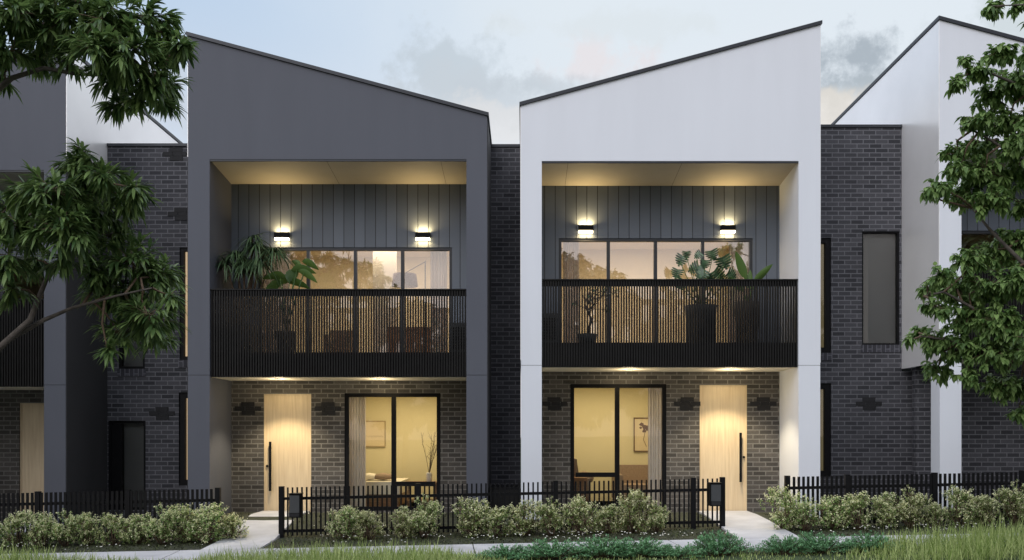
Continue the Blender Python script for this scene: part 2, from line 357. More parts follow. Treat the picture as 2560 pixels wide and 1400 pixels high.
def house(key, label, x0, mirror, zo, peak, low, dz, fl, white, door_top=None, leg_short=False, lit=True, has_door=True, d0=1.03, d1=1.965):
    x1 = x0 + W
    X = (lambda u: x1-u) if mirror else (lambda u: x0+u)
    h = thing('townhouse', (x0+W/2, 0, fl), label, 'townhouse', 'row of townhouses')
    body = M['white'] if white else M['dark']
    zj = 2.615 + dz; zg = fl-.35
    zb, zs = 2.585+dz, 3.05+dz           # balcony underside / top
    zt = 4.205+dz                         # balustrade top
    zc = zo-.115                          # ceiling at the back wall
    YB = 1.35; YE = 11.0
    zr = lambda u: peak + (low-peak)*u/W
    # portal frame : gabled surround + legs under a shadow joint
    mb = MB()
    for poly in ([(0,zj+.008),(U0,zj+.008),(U0,zo),(0,zo)], [(U1,zj+.008),(W,zj+.008),(W,zo),(U1,zo)]):
        mb.prism([(X(u),z) for u,z in poly], 0, YB-.004)
    mb.prism([(X(u),z) for u,z in ((0,zo),(W,zo),(W,low),(0,peak))], 0, .20)
    # keep the front face seamless: rebuild it as one outline
    mb = MB()
    out = [(0,zj+.008),(U0,zj+.008),(U0,zo),(U1,zo),(U1,zj+.008),(W,zj+.008),(W,low),(0,peak)]
    mb.prism([(X(u),z) for u,z in out], 0, YB-.004)
    mb.build('portal_frame', body, h, fix=True)
    for k,(ua,ub) in enumerate(((0,U0),(U1,W))):
        dpt = .39 if (leg_short and k == 0) else YB-.004
        MB().box(X(ua),X(ub),0,dpt,zg,zj).build('portal_leg', body, h)
        MB().box(X(ua+.006),X(ub-.006),.012,dpt-.006,zj,zj+.008).build('joint', M['joint'], h)
    # inner cheeks of the recess, thin lining in the recess colour
    ck = M['white'] if white else M['cheek_d']
    # side walls behind, lower dark and upper light cladding
    for side,(ua,ub) in enumerate(((.02,.24),(W-.24,W-.02))):
        za = 2.85 if (leg_short and side == 0) else zg
        mb = MB(); mb.prism([(X(ua),za),(X(ub),za),(X(ub),zr(ub)-.01),(X(ua),zr(ua)-.01)], YB, YE)
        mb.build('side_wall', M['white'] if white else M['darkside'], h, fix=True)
        uo = -.012 if side == 0 else W+.012; ui = 0 if side == 0 else W
        zl = (2.85 if side == 0 else zj+.1) if white else (6.62 if side == 0 else 7.3)
        if zl < zr(ui)-.1:
            mb = MB(); mb.prism([(X(uo),zl),(X(ui),zl),(X(ui),zr(ui)-.012),(X(uo),zr(ui)-.012)], .012, YE-.01)
            mb.build('side_cladding', M['metalside'], h, fix=True)
        if not white:
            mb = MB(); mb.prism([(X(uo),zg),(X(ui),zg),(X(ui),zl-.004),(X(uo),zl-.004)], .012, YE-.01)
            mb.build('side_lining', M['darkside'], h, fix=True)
    # roof with flashing edge
    mb = MB(); ov = .03
    mb.prism([(X(-ov),zr(-ov)+.002),(X(W+ov),zr(W+ov)+.002),(X(W+ov),zr(W+ov)+.065),(X(-ov),zr(-ov)+.065)], -.035, YE+.05)
    mb.build('roof', M['cap'], h, fix=True)
    MB().box(X(.25),X(W-.25),YE-.2,YE-.01,zg,low-.05).build('rear_wall', body, h)
    # balcony
    MB().box(X(U0)+(0 if mirror else 0),X(U1),.16,YB-.006,zb+.03,zs).build('balcony_floor', M['slat'], h)
    sf = MB().box(X(U0),X(U1),.13,YB-.006,zb,zb+.028).build('soffit', M['soffit'], h)
    dl = []
    for u in (1.50, 3.42):
        p = (X(u), .56, zb)
        dl.append(p); MB().lathe((p[0],p[1],zb-.012), [(.055,0),(.055,.012)], 18).build('downlight', M['ceramic'], sf)
    # ceiling, with two board joints
    mb = MB(); i = mb.pts([(X(U0),.02,zo-.004),(X(U1),.02,zo-.004),(X(U1),YB-.006,zc),(X(U0),YB-.006,zc),(X(U0),.02,zo+.05),(X(U1),.02,zo+.05),(X(U1),YB-.006,zo+.05),(X(U0),YB-.006,zo+.05)])
    for q in ((0,1,2,3),(4,7,6,5),(0,4,5,1),(1,5,6,2),(2,6,7,3),(3,7,4,0)): mb.face([i+k for k in q])
    ce = mb.build('balcony_ceiling', M['ceil'], h, fix=True)
    for u in (2.52, 4.62):
        mb = MB(); mb.quad((X(u),.05,zo-.009),(X(u)+.006,.05,zo-.009),(X(u)+.006,YB-.02,zc-.004),(X(u),YB-.02,zc-.004))
        mb.build('ceiling_joint', M['joint'], ce)
    MB().box(X(U0),X(U1),.008,.035,zo-.035,zo+.01).build('head_shadow_strip', M['cap'], h)  # dark strip stands in for the shadow gap under the header
    # balustrade : slats, rails
    mb = MB(); n = 98; pit = (U1-U0)/n
    for k in range(n):
        u = U0+pit*(k+.5); mb.box(X(u-.0135),X(u+.0135),.045,.095,zb+.004,zt-.01)
    ba = mb.build('balustrade', M['slat'], h)
    MB().box(X(U0),X(U1),.03,.11,zt-.022,zt).build('top_rail', M['slat'], ba)
    MB().box(X(U0),X(U1),.098,.125,zt-.125,zt-.023).build('back_rail', M['slat'], ba)
    MB().box(X(U0),X(U1),.10,.155,zb+.004,zs-.02).build('fascia', M['slat'], ba)
    # upper back wall with sliding doors
    ua, ub = .92, 4.74; wt = 5.215+dz
    hx = sorted((X(ua),X(ub)))
    walled(MB(), min(X(U0),X(U1))-.3, max(X(U0),X(U1))+.3, zs, zo+.1, YB, YB+.18, [(hx[0],hx[1],zs+.02,wt)]).build('cladding_wall', M['clad'], h)
    pw = (ub-ua-.1)/4
    mu = [X(ua+.05+pw*k) for k in (1,2,3)]
    window(h, 'sliding_door', X(ua), X(ub), zs+.02, wt, YB+.02, mu, (), .055, 'glassup', depth=.10, deep_frame='frame')
    # ground floor brick wall with door and window
    dt = (door_top or 2.33+dz)
    gw0, gw1 = 2.62, 4.51; gt = 2.345+dz; gb = fl+.03
    holes = [(*sorted((X(gw0),X(gw1))), gb, gt)]
    if has_door: holes.append((*sorted((X(d0),X(d1))), zg+.01, dt))
    walled(MB(), min(X(U0),X(U1))-.3, max(X(U0),X(U1))+.3, zg, zb+.2, YB, YB+.18, holes).build('brick_wall', M['brickwarm' if has_door else 'brick'], h)
    # door
    if has_door:
        mb = MB(); f = .03
        dr = MB().box(X(d0+f),X(d1-f),YB+.045,YB+.095,fl+.0,dt-f).build('door', M['oak'], h)
        mb.box(X(d0),X(d0+f),YB+.03,YB+.16,fl-.05,dt); mb.box(X(d1),X(d1-f),YB+.03,YB+.16,fl-.05,dt); mb.box(X(d0+f),X(d1-f),YB+.03,YB+.16,dt-f,dt)
        mb.build('door_frame', M['oak'], dr)
        hu = d0+.135
        zh = fl+.42 + (dt-fl-2.33)*1.0
        mb = MB(); mb.box(X(hu-.022),X(hu+.022),YB-.045,YB-.015,zh,zh+.97)
        for z in (zh+.14, zh+.83): mb.box(X(hu-.010),X(hu+.010),YB-.02,YB+.045,z,z+.02)
        mb.build('handle', M['black'], dr)
        MB().tube([(X(hu-.075),YB+.045,zh+.49),(X(hu-.075),YB+.012,zh+.49)], .022, 12).build('lock', M['black'], dr)
        MB().box(X(d0),X(d1),YB-.02,YB+.17,fl-.02,fl-.001).build('threshold', M['black'], dr)
    um = 3.585
    window(h, 'window', X(gw0), X(gw1), gb, gt, YB+.02, [X(um)], [(X(um),X(gw1)-(-.06 if mirror else .06),.555+dz)], .075, 'glass', depth=.1, mw=.045)
    # rooms behind the glass
    def room(nm, ua, ub, za, zz, yd, mat):
        mb = MB(); y0 = YB+.185
        xa, xb = sorted((X(ua),X(ub)))
        mb.quad((xa,yd,za),(xb,yd,za),(xb,yd,zz),(xa,yd,zz)); mb.quad((xa,y0,za),(xa,yd,za),(xa,yd,zz),(xa,y0,zz))
        mb.quad((xb,yd,za),(xb,y0,za),(xb,y0,zz),(xb,yd,zz)); mb.quad((xa,yd,zz),(xb,yd,zz),(xb,y0,zz),(xa,y0,zz))
        mb.quad((xa,y0,za),(xb,y0,za),(xb,yd,za),(xa,yd,za),1)
        return mb.build(nm, [mat, M['floor_in']], h)
    room('living_room', 2.2, 5.2, fl+.0, 2.52+dz, 4.6, M['wall_in'])
    room('upper_room', .5, 5.2, zs-.02, 5.75+dz, 5.4, M['wall_up'])
    for z, y, w, e in ((2.49+dz, 3.0, 2.0, ROOM_LO), (5.72+dz, 3.3, 2.6, ROOM_UP)):
        if not lit: continue
        ld = bpy.data.lights.new('room_ceiling_light', 'AREA'); ld.shape = 'RECTANGLE'; ld.size = w; ld.size_y = 1.4; ld.energy = e; ld.color = (1,.79,.46) if z < 4 else (1,.84,.60)
        lo = bpy.data.objects.new('room_ceiling_light', ld); COL.objects.link(lo); lo.parent = h
        lo.location = Vector((X(3.7 if z < 4 else 2.9), y, z)) - h.location
    if lit:
        for (p, e) in zip(dl, (DOWN_DOOR, DOWN_WIN)):
            ld = bpy.data.lights.new('downlight_beam', 'SPOT'); ld.energy = e; ld.color = (1,.84,.56); ld.spot_size = R(104); ld.spot_blend = .45; ld.shadow_soft_size = .03
            lo = bpy.data.objects.new('downlight_beam', ld); COL.objects.link(lo); lo.parent = h
            lo.location = Vector((p[0], p[1], p[2]-.03)) - h.location
            ld = bpy.data.lights.new('soffit_fill_light', 'POINT'); ld.energy = SOFFIT_FILL; ld.color = (1,.82,.52); ld.shadow_soft_size = .10  # added point light that brightens the soffit, no fitting of its own
            lo = bpy.data.objects.new('soffit_fill_light', ld); COL.objects.link(lo); lo.parent = h
            lo.location = Vector((p[0], p[1]+.12, p[2]-.17)) - h.location
    return dict(h=h, X=X, zs=zs, zt=zt, zb=zb, fl=fl, dz=dz)
SOFFIT_FILL = 10
ROOM_LO, ROOM_UP, DOWN_DOOR, DOWN_WIN = 56, 110, 165, 26
A = house('A', 'dark townhouse cut by the frame, behind the long leafed tree', PX(164,0)-W, True, 6.375, 8.61, 7.15, -.18, -.18, False, lit=False, d0=.62, d1=1.54)
B = house('B', 'charcoal rendered townhouse with letterbox path, palm on its lit balcony', -6.14, False, 6.573, 8.83, 7.364, 0, 0, False)
C = house('C', 'white rendered townhouse with monstera on its lit balcony', -.04, True, 6.54, 9.035, 7.554, .18, 0, True, door_top=2.505)
D = house('D', 'white townhouse with bright flank, half hidden by the maple like tree', 7.63, False, 6.75, 9.12, 7.65, .33, .15, True, leg_short=True, lit=False, has_door=False)
for hh, y, z in ((B,0,.02),):
    pass
def acc(hh, px, py, flip=False): accent(hh['h'], PX(px,1.35), PZ(py,1.35), 1.35, flip)
acc(B,620,1022); acc(B,820,1022); acc(C,1385,1010); acc(C,1718,1010,True); acc(C,1908,1010)

# ------------------------------------------------------------------ brick walls joining the houses
YL = 1.78
def link(label, xa, xb, top, wins, base, accents=(), extra=None):
    o = thing('brick_wall', ((xa+xb)/2, YL, base), label, 'wall', 'brick walls between the townhouses')
    hl = [(PX(a,YL),PX(b,YL),PZ(d,YL),PZ(c,YL)) for a,b,c,d,k,fw in wins]
    if extra:                                    # lower part runs on under the raised flank
        xe, ze = extra
        zsplit = ze
        walled(MB(), xa, xb, zsplit, top, YL, YL+.22, [q for q in hl if q[2] > zsplit]).build('brickwork', M['brick'], o)
        walled(MB(), xa, xe, base-.5, zsplit, YL, YL+.22, [q for q in hl if q[3] < zsplit]).build('brickwork', M['brick'], o)
    else:
        walled(MB(), xa, xb, base-.5, top, YL, YL+.22, hl).build('brickwork', M['brick'], o)
    MB().box(xa, xb, YL-.03, YL+.25, top+.001, top+.055).build('parapet_cap', M['cap'], o)
    MB().box(xa, xb, YL+.25, 9, top-.35, top-.30).build('flat_roof', M['conc'], o)
    for (a,b,c,d,k,fw),q in zip(wins, hl):
        w = window(o, 'window', q[0], q[1], q[2], q[3], YL+.03, (), (), fw, 'glass', depth=.1)
        mat = {'tan':M['tanblind'],'olive':M['olive'],'grey':M['blind']}[k]
        MB().box(q[0],q[1],YL+.16,YL+.17,q[2],q[3]).build('roller_blind', mat, w)
        if d < 1000: MB().box(q[0]-.02,q[1]+.02,YL-.015,YL+.03,q[2]-.15,q[2]-.002).build('sill', M['soldier'], w)
    for px, py in accents: accent(o, PX(px,YL), PZ(py,YL), YL)
    return o
wa = link('dark brick wall behind the tree, linking the two dark townhouses', PX(164,0)+.012, -6.14-.012, PZ(366,YL), [(449,512,618,900,'tan',.075),(447,512,981,1214,'tan',.115),(296,362,700,922,'grey',.05),(270,364,1052,1275,'grey',.05)], -.1, [(440,386),(452,536),(405,1034)])
wb = link('narrow dark brick wall in the gap between charcoal and white townhouses', -.66+.012, -.04-.012, PZ(368,YL), [], 0)
wc = link('dark brick wall with grey blind window between the two white townhouses', 5.44+.012, 7.63-.012, PZ(319,YL), [(2010,2078,594,882,'olive',.11),(2010,2078,958,1192,'olive',.12),(2155,2249,578,862,'grey',.035)], .1, [(2172,1010)], (7.63+.6, 2.80))
MB().box(PX(277,YL),PX(303,YL),YL+.035,YL+.15,-.3,PZ(1060,YL)).build('side_panel', M['black'], wa)
# service cabinet in the gap
t = thing('service_cabinet', (-.35, .5, 0), 'low black meter cabinet in the gap between charcoal and white townhouses', 'cabinet')
MB().box(-.63,-.07,.3,1.2,-.3,.55).build('body', M['black'], t); MB().box(-.60,-.36,.285,.3,-.1,.5).build('door', M['slat'], t); MB().box(-.34,-.10,.285,.3,-.1,.5).build('door', M['slat'], t)

# ------------------------------------------------------------------ wall lamps
def wall_lamp(px, py, label):
    p = at(px, py, 1.35)
    t = thing('wall_lamp', p, label, 'wall lamp', 'up and down wall lamps on the balconies')
    MB().box(p.x-.145,p.x+.145,1.235,1.325,p.z-.052,p.z+.052).build('body', M['black'], t)
    MB().box(p.x-.04,p.x+.04,1.325,1.349,p.z-.04,p.z+.04).build('bracket', M['black'], t)
    for s in (1,-1):
        if s < 0: MB().box(p.x-.135,p.x+.135,1.245,1.318,p.z-.095,p.z-.053).build('diffuser', M['lampglow'], t)
        ld = bpy.data.lights.new('lamp_beam','AREA'); ld.shape = 'RECTANGLE'; ld.size = .26; ld.size_y = .05; ld.energy = LAMP_UP if s > 0 else LAMP_DN; ld.color = (1,.73,.34); ld.spread = R(165)
        lo = bpy.data.objects.new('lamp_beam', ld); COL.objects.link(lo); lo.parent = t; lo.location = (0,-.062,.058 if s > 0 else -.10)
        if s > 0: lo.rotation_euler = (R(180),0,0)
LAMP_UP, LAMP_DN = 7.5, 3
wall_lamp(707,590,'black wall lamp above the palm on the charcoal townhouse balcony')
wall_lamp(1058,590,'black wall lamp above the curtained end of the charcoal townhouse window')
wall_lamp(1464,572,'black wall lamp above the bare end of the white townhouse balcony window')
wall_lamp(1818,572,'black wall lamp above the monstera on the white townhouse balcony')

# ------------------------------------------------------------------ furniture seen through the glass
def curtain(px0, px1, Y, z0, z1, label, folds=7):
    mb = MB(); xa, xb = PX(px0,Y), PX(px1,Y); n = folds*8
    for k in range(n+1):
        x = xa+(xb-xa)*k/n; y = Y+.035*math.sin(k/8*2*math.pi)+.012*math.sin(k*.9)
        mb.v += [(x,y,z0),(x+.006*math.sin(k),y*1,z1)]
    for k in range(n): a = 2*k; mb.face((a,a+2,a+3,a+1),0,True)
    o = mb.build('curtain', M['curtain']); tag(o, label, 'curtain', None, 'thing'); return o
curtain(868,915,1.75,.02,2.40,'pale curtain at ground floor window of the charcoal townhouse')
curtain(1620,1672,1.75,.02,2.58,'pale curtain at ground floor window of the white townhouse',8)
curtain(1076,1118,1.75,3.08,5.25,'sheer curtain upstairs at the charcoal townhouse, near the floor lamp')
curtain(655,726,1.75,3.08,5.25,'sheer curtain upstairs at the charcoal townhouse, behind the palm')
curtain(1408,1448,1.75,3.25,5.42,'sheer curtain upstairs at white townhouse, at the bare balcony end')
curtain(1822,1876,1.75,3.25,5.42,'sheer curtain upstairs at white townhouse, behind the monstera')
def picture(px0,px1,py0,py1,Y,label,art):
    a, b = at(px0,py0,Y), at(px1,py1,Y)
    t = thing('picture', ((a.x+b.x)/2, Y, b.z), label, 'picture')
    mb = MB(); w = .022
    mb.box(a.x,b.x,Y-.03,Y,a.z-w,a.z); mb.box(a.x,b.x,Y-.03,Y,b.z,b.z+w); mb.box(a.x,a.x+w,Y-.03,Y,b.z+w,a.z-w); mb.box(b.x-w,b.x,Y-.03,Y,b.z+w,a.z-w)
    mb.build('frame', M['ink'] if art else M['ink2'], t)
    MB().box(a.x+w,b.x-w,Y-.015,Y-.004,b.z+w,a.z-w).build('print', M['paper'], t)
    mb = MB(); W_, H_ = b.x-a.x, a.z-b.z
    rnd = random.Random(3)
    if art:
        for cx, cz, r in ((.35,.80,.10),(.50,.72,.13),(.62,.66,.10),(.45,.60,.09),(.70,.78,.07),(.30,.70,.06)):
            ps = [(a.x+W_*cx+W_*r*(.7+.5*rnd.random())*math.cos(q), Y-.017, b.z+H_*cz+H_*r*.6*(.7+.5*rnd.random())*math.sin(q)) for q in [k*math.pi/5 for k in range(10)]]
            i = mb.pts(ps); mb.face(range(i,i+10))
        mb.tube([(a.x+W_*.5,Y-.018,b.z+H_*.6),(a.x+W_*.42,Y-.018,b.z+H_*.35),(a.x+W_*.55,Y-.018,b.z+H_*.15)],.006,5)
        mb.tube([(a.x+W_*.7,Y-.018,b.z+H_*.35),(a.x+W_*.66,Y-.018,b.z+H_*.22),(a.x+W_*.78,Y-.018,b.z+H_*.2)],.005,5)
        mb.build('drawing', M['ink'], t)
    else:
        mb.tube([(a.x+W_*q,Y-.018,b.z+H_*(.40+.03*math.sin(q*40))) for q in [.1+.8*k/24 for k in range(25)]],.004,5)
        mb.build('drawing', M['ink2'], t)
picture(905,964,1052,1117,4.58,'thin framed pale line drawing on the wall of the charcoal townhouse',False)
picture(1584,1642,1044,1129,4.58,'dark framed brown plant sketch on the wall of the white townhouse',True)
# bed, table, vase with branches  (charcoal house)
t = thing('daybed', (PX(950,2.7),2.7,.0), 'low daybed with pale linen behind the charcoal townhouse window', 'bed')
xa, xb = PX(880,2.4), PX(1000,2.4)
MB().box(xa,xb,2.2,3.9,.05,.30).build('base', M['walnut'], t)
MB().box(xa-.02,xb+.02,2.15,3.92,.302,.56).build('mattress', M['linen'], t)
for px, w, c in ((925,.22,'linen'),(958,.24,'taupe')):
    mb = MB(); c0 = at(px,1203,2.7); c0.z = .64
    mb.lathe((c0.x,c0.y,c0.z-.07), [(.01,0),(w*.8,.02),(w,.07),(w*.8,.12),(.02,.15)], 14); mb.build('cushion', M[c], t)
t = thing('side_table', (PX(1070,2.1),2.1,0), 'brown timber side table under the branch vase', 'table')
xa, xb = PX(1010,2.0), PX(1098,2.0); tz = PZ(1205,2.0)
MB().box(xa,xb,1.85,2.45,tz-.05,tz).build('table_top', M['walnut'], t)
for x in (xa+.04,xb-.08):
    for y in (1.88,2.38): MB().box(x,x+.04,y,y+.04,.0,tz-.05).build('leg', M['walnut'], t)
MB().box(xa+.09,xb-.09,1.9,2.4,.16,.19).build('shelf', M['walnut'], t)
vp = at(1073,1205,2.1); vp.z = tz
t = thing('vase', vp, 'white ceramic vase holding bare twigs by the charcoal townhouse window', 'vase')
MB().lathe(vp, [(.055,0),(.062,.05),(.06,.16),(.05,.19),(.045,.19),(.04,.17)], 18).build('body', M['ceramic'], t)
mb = MB(); rnd = random.Random(5)
for k in range(7):
    tx = rnd.uniform(-.24,.22); hz = rnd.uniform(.55,.92)
    p = [vp+Vector((0,0,.15)), vp+Vector((tx*.35,rnd.uniform(-.03,.03),.15+hz*.4)), vp+Vector((tx*.8,rnd.uniform(-.06,.06),.15+hz*.75)), vp+Vector((tx,rnd.uniform(-.08,.08),.15+hz))]
    mb.tube(p,[.006,.005,.004,.002],5)
    for q in range(5):
        s = p[1].lerp(p[3], q/5); e = s+Vector((rnd.uniform(-.12,.12),rnd.uniform(-.05,.05),rnd.uniform(.06,.16))); mb.tube([s,e],[.003,.0015],4)
mb.build('branch', M['twig'], t)
# armchair, dresser, bench (white house)
t = thing('armchair', (PX(1440,2.6),2.6,0), 'brown upholstered armchair behind the white townhouse window', 'armchair')
p = at(1452,1170,2.6)
MB().box(p.x-.55,p.x+.12,2.3,3.0,.15,.50).build('seat', M['taupe'], t)
mb = MB(); mb.prism([(p.x-.28,.45),(p.x-.02,.45),(p.x-.10,1.02),(p.x-.30,1.06)],2.35,2.95); mb.build('backrest', M['taupe'], t)
mb = MB(); mb.lathe((p.x+.08,2.62,.5), [(.02,0),(.16,.03),(.20,.12),(.14,.22),(.02,.26)], 14); mb.build('cushion', M['taupe'], t)
MB().box(p.x-.02,p.x+.16,2.28,2.42,.15,.62).build('armrest', M['taupe'], t)
t = thing('cabinet', (PX(1452,2.0),2.0,0), 'low brown timber cabinet beside the armchair', 'cabinet')
xa, xb = PX(1425,2.0), PX(1466,2.0)
MB().box(xa,xb,1.75,2.25,.02,PZ(1193,2.0)).build('body', M['walnut'], t); MB().box(xa+.02,xb-.02,1.735,1.748,.1,PZ(1200,2)).build('drawer_front', M['walnut'], t)
t = thing('bench_sofa', (PX(1590,3.4),3.4,0), 'dark taupe sofa under the plant sketch', 'sofa')
xa, xb = PX(1556,3.2), PX(1655,3.2)
MB().box(xa,xb,3.0,3.9,.12,.45).build('seat', M['taupe'], t); MB().box(xa,xb,3.9,4.15,.12,.85).build('backrest', M['taupe'], t); MB().box(xa-.15,xa-.002,3.0,4.15,.12,.66).build('armrest', M['taupe'], t)
# upper left room : partition and arc lamp
t = MB().box(PX(932,3.2),PX(990,3.2),3.2,3.32,3.03,5.7).build('room_divider', M['ceramic']); tag(t,'tall white partition inside the upper room of the charcoal townhouse','partition',None,'thing')
Yq = 2.3; b0 = at(1063,860,Yq); b0.z = 3.04; tp = at(1063,652,Yq); s0 = at(1012,683,Yq)
t = thing('floor_lamp', b0, 'arc floor lamp with plum shade in upper room of the charcoal townhouse', 'floor lamp')
MB().lathe(b0,[(.15,0),(.15,.025)],20).build('base', M['black'], t); MB().tube([b0,tp],.012,8).build('pole', M['black'], t); MB().tube([tp-Vector((0,0,.02)),s0],.009,8).build('arm', M['black'], t)
MB().lathe((s0.x,s0.y,s0.z-.27),[(.27,0),(.24,.25),(.05,.26)],24).build('lamp_shade', M['shade'], t)
t = thing('lounge_chair', (PX(845,2.6),2.6,3.04), 'dark low armchair seen through the charcoal balcony slats', 'armchair')
xa, xb = PX(815,2.6), PX(880,2.6)
MB().box(xa,xb,2.3,3.0,3.2,3.45).build('seat', M['taupe'], t); MB().box(xa,xb,2.95,3.1,3.2,3.75).build('backrest', M['taupe'], t); MB().box(xa,xa+.1,2.3,2.94,3.45,3.6).build('armrest', M['taupe'], t); MB().box(xb-.1,xb,2.3,2.94,3.45,3.6).build('armrest', M['taupe'], t)
t = thing('sideboard', (PX(1010,3.0),3.0,3.04), 'dark sideboard seen through the charcoal balcony slats under the floor lamp', 'sideboard')
xa, xb = PX(968,2.9), PX(1078,2.9)
MB().box(xa,xb,2.75,3.15,3.06,3.80).build('body', M['walnut'], t); MB().box(xa+.03,(xa+xb)/2-.01,2.735,2.748,3.12,3.74).build('door', M['walnut'], t); MB().box((xa+xb)/2+.01,xb-.03,2.735,2.748,3.12,3.74).build('door', M['walnut'], t)
# ------------------------------------------------------------------ balcony plants
def jit(s, r): return Vector((r.uniform(-s,s), r.uniform(-s,s), r.uniform(-s,s)))
def on_balcony(px, zs, Y=.62): return Vector((PX(px,Y), Y, zs))
rnd = random.Random(11)
p = on_balcony(600, B['zs'])
t = thing('potted_palm', p, 'bushy palm with drooping strap leaves on the charcoal townhouse balcony', 'potted plant')
MB().box(p.x-.46,p.x+.30,.36,.9,p.z,p.z+.55).build('planter', M['pot'], t)
mb = MB(); ml = MB()
for px, py, n in ((590,640,110),(640,618,130),(685,630,120),(565,660,60),(632,598,40),(650,655,110),(610,665,90)):
    hd = at(px,py,.62+rnd.uniform(-.15,.15)); mb.tube([p+Vector((rnd.uniform(-.2,.1),0,.5)), (p+hd)/2+Vector((.05,0,.2)), hd], [.03,.022,.016], 7)
    for k in range(n):
        a = rnd.uniform(0,2*math.pi); d = Vector((math.cos(a),math.sin(a)*.8,rnd.uniform(-.1,.9)))
        ml.blade(hd+jit(.04,rnd), d, rnd.uniform(.30,.55), rnd.uniform(.022,.036), rnd.uniform(.5,1.25), 6, .2, wide=.3)
mb.build('stem', M['twig'], t); ml.build('foliage', M['palm'], t)
p = on_balcony(715, B['zs'], .55)
t = thing('broadleaf_plant', p, 'fresh green broad leaved plant beside the palm, charcoal townhouse balcony', 'potted plant')
MB().lathe(p,[(.15,0),(.19,.35),(.20,.42),(.16,.42),(.15,.38)],20).build('pot', M['potbrown'], t)
mb = MB(); ml = MB()
for px, py, tx, tz, Lg, w in ((742,672,.9,.25,.46,.15),(770,655,1,-.1,.30,.13),(742,655,-.5,.75,.26,.10),(700,690,-1,.35,.40,.16),(725,690,.2,.6,.42,.18),(735,705,1,.1,.40,.14),(690,708,-.8,-.1,.36,.15),(705,700,.6,.7,.38,.16),(760,680,.9,-.2,.34,.12)):
    q = at(px,py,.55+rnd.uniform(-.12,.12)); mb.tube([p+Vector((0,0,.4)),(p+q)/2+Vector((0,0,.25)),q],[.012,.01,.007],6)
    ml.blade(q-Vector((tx,0,tz)).normalized()*.12, Vector((tx,rnd.uniform(-.4,.2),tz)), Lg*1.15, w*1.25, .4, 7, .35, up=(0,1,rnd.uniform(.1,.8)), wide=.4)
mb.build('stem', M['banana'], t); ml.build('foliage', M['banana'], t)
# white house balcony
def monstera_leaf(mb, c, right, upv, size, rr):
    """heart shaped blade cut into fingers along both edges"""
    right.normalize(); upv = (upv - right*upv.dot(right)).normalized(); nrm = right.cross(upv)
    rib = [c + upv*size*(t-.35) - nrm*size*.25*(t-.35)**2 for t in [k/7 for k in range(8)]]
    for s in (1,-1):
        for k in range(6):
            wk = size*.62*math.sin(math.pi*(.18+.80*(1-k/6.0)**.8))**.7
            a, b = rib[k], rib[k].lerp(rib[k+1], .93)
            dirv = (right*s + upv*(.25-.35*(1-k/6))).normalized()
            tip = a.lerp(b,.55)+dirv*wk - nrm*wk*.18
            m1 = a+dirv*wk*.72-nrm*wk*.08; m2 = b+dirv*wk*.70-nrm*wk*.08
            i = mb.pts((a,b,m2,tip,m1)); mb.face((i,i+1,i+2,i+3,i+4) if s > 0 else (i+4,i+3,i+2,i+1,i),0,True)
            j = mb.pts((a, rib[k+1], rib[k+1]+dirv*wk*.5, a+dirv*wk*.5)); mb.face((j,j+1,j+2,j+3),0,True)
p = on_balcony(1752, C['zs'])
t = thing('monstera', p, 'monstera with split leaves in a dark pot, white townhouse balcony', 'potted plant')
MB().lathe(p,[(.25,0),(.29,.6),(.30,.74),(.27,.74),(.26,.68)],26).build('pot', M['pot'], t)
mb = MB(); ml = MB()
for px, py, s, ang in ((1700,655,.20,40),(1742,640,.15,70),(1782,642,.19,-25),(1812,662,.24,-30),(1762,664,.16,20),(1730,672,.22,80),(1690,688,.18,30),(1748,688,.22,60),(1800,690,.24,-60),(1770,705,.24,-10),(1700,715,.22,40),(1832,690,.18,-70),(1716,640,.13,5)):
    q = at(px,py,.6+rnd.uniform(-.25,.15)); mb.tube([p+Vector((0,0,.7)),(p+q)/2+Vector((0,0,.35)),q],[.012,.009,.006],6)
    a = R(ang); monstera_leaf(ml, q, Vector((math.cos(a),-.35,math.sin(a)*-.6)), Vector((math.sin(a)*.8,-.35,.75)), s*1.25, rnd)
mb.build('stem', M['banana'], t); ml.build('foliage', M['monst'], t)
p = on_balcony(1868, C['zs'])
t = thing('strelitzia', p, 'upright paddle leaved plant at the wall end of the white balcony', 'potted plant')
MB().lathe(p,[(.18,0),(.24,.62),(.25,.80),(.21,.80),(.2,.74)],24).build('pot', M['potbrown'], t)
mb = MB(); ml = MB()
for px, py, tx, ty, Lg, w in ((1866,700,-.32,-.1,.66,.17),(1888,706,.72,-.1,.52,.14),(1884,705,.85,-.4,.45,.12),(1874,725,.1,.3,.5,.14),(1860,730,-.8,-.2,.45,.14)):
    q = at(px,py,.6); mb.tube([p+Vector((0,0,.75)),q],[.014,.01],6); ml.blade(q, Vector((tx,ty,.9)), Lg, w, .12, 7, .5, up=(0,1,.2), wide=.35)
mb.build('stem', M['banana'], t); ml.build('foliage', M['banana'], t)
p = on_balcony(1468, C['zs'], .8)
t = thing('bonsai', p, 'small sparse bonsai at the bare end of the white balcony', 'potted plant')
MB().lathe(p,[(.16,0),(.19,.22),(.17,.22),(.16,.2)],20).build('pot', M['pot'], t)
mb = MB(); ml = MB()
mb.tube([p+Vector((0,0,.2)),p+Vector((.08,0,.5)),p+Vector((-.05,0,.8)),p+Vector((.05,0,1.05))],[.03,.024,.018,.01],8)
for k in range(16):
    q = p+Vector((rnd.uniform(-.3,.55),rnd.uniform(-.2,.2),rnd.uniform(.65,1.22))); mb.tube([p+Vector((0,0,.55+.02*k)),q],[.009,.004],5)
    for j in range(16): ml.blade(q+jit(.06,rnd), jit(1,rnd), rnd.uniform(.04,.07), .03, .2, 3)
mb.build('trunk', M['twig'], t); ml.build('crown', M['monst'], t)
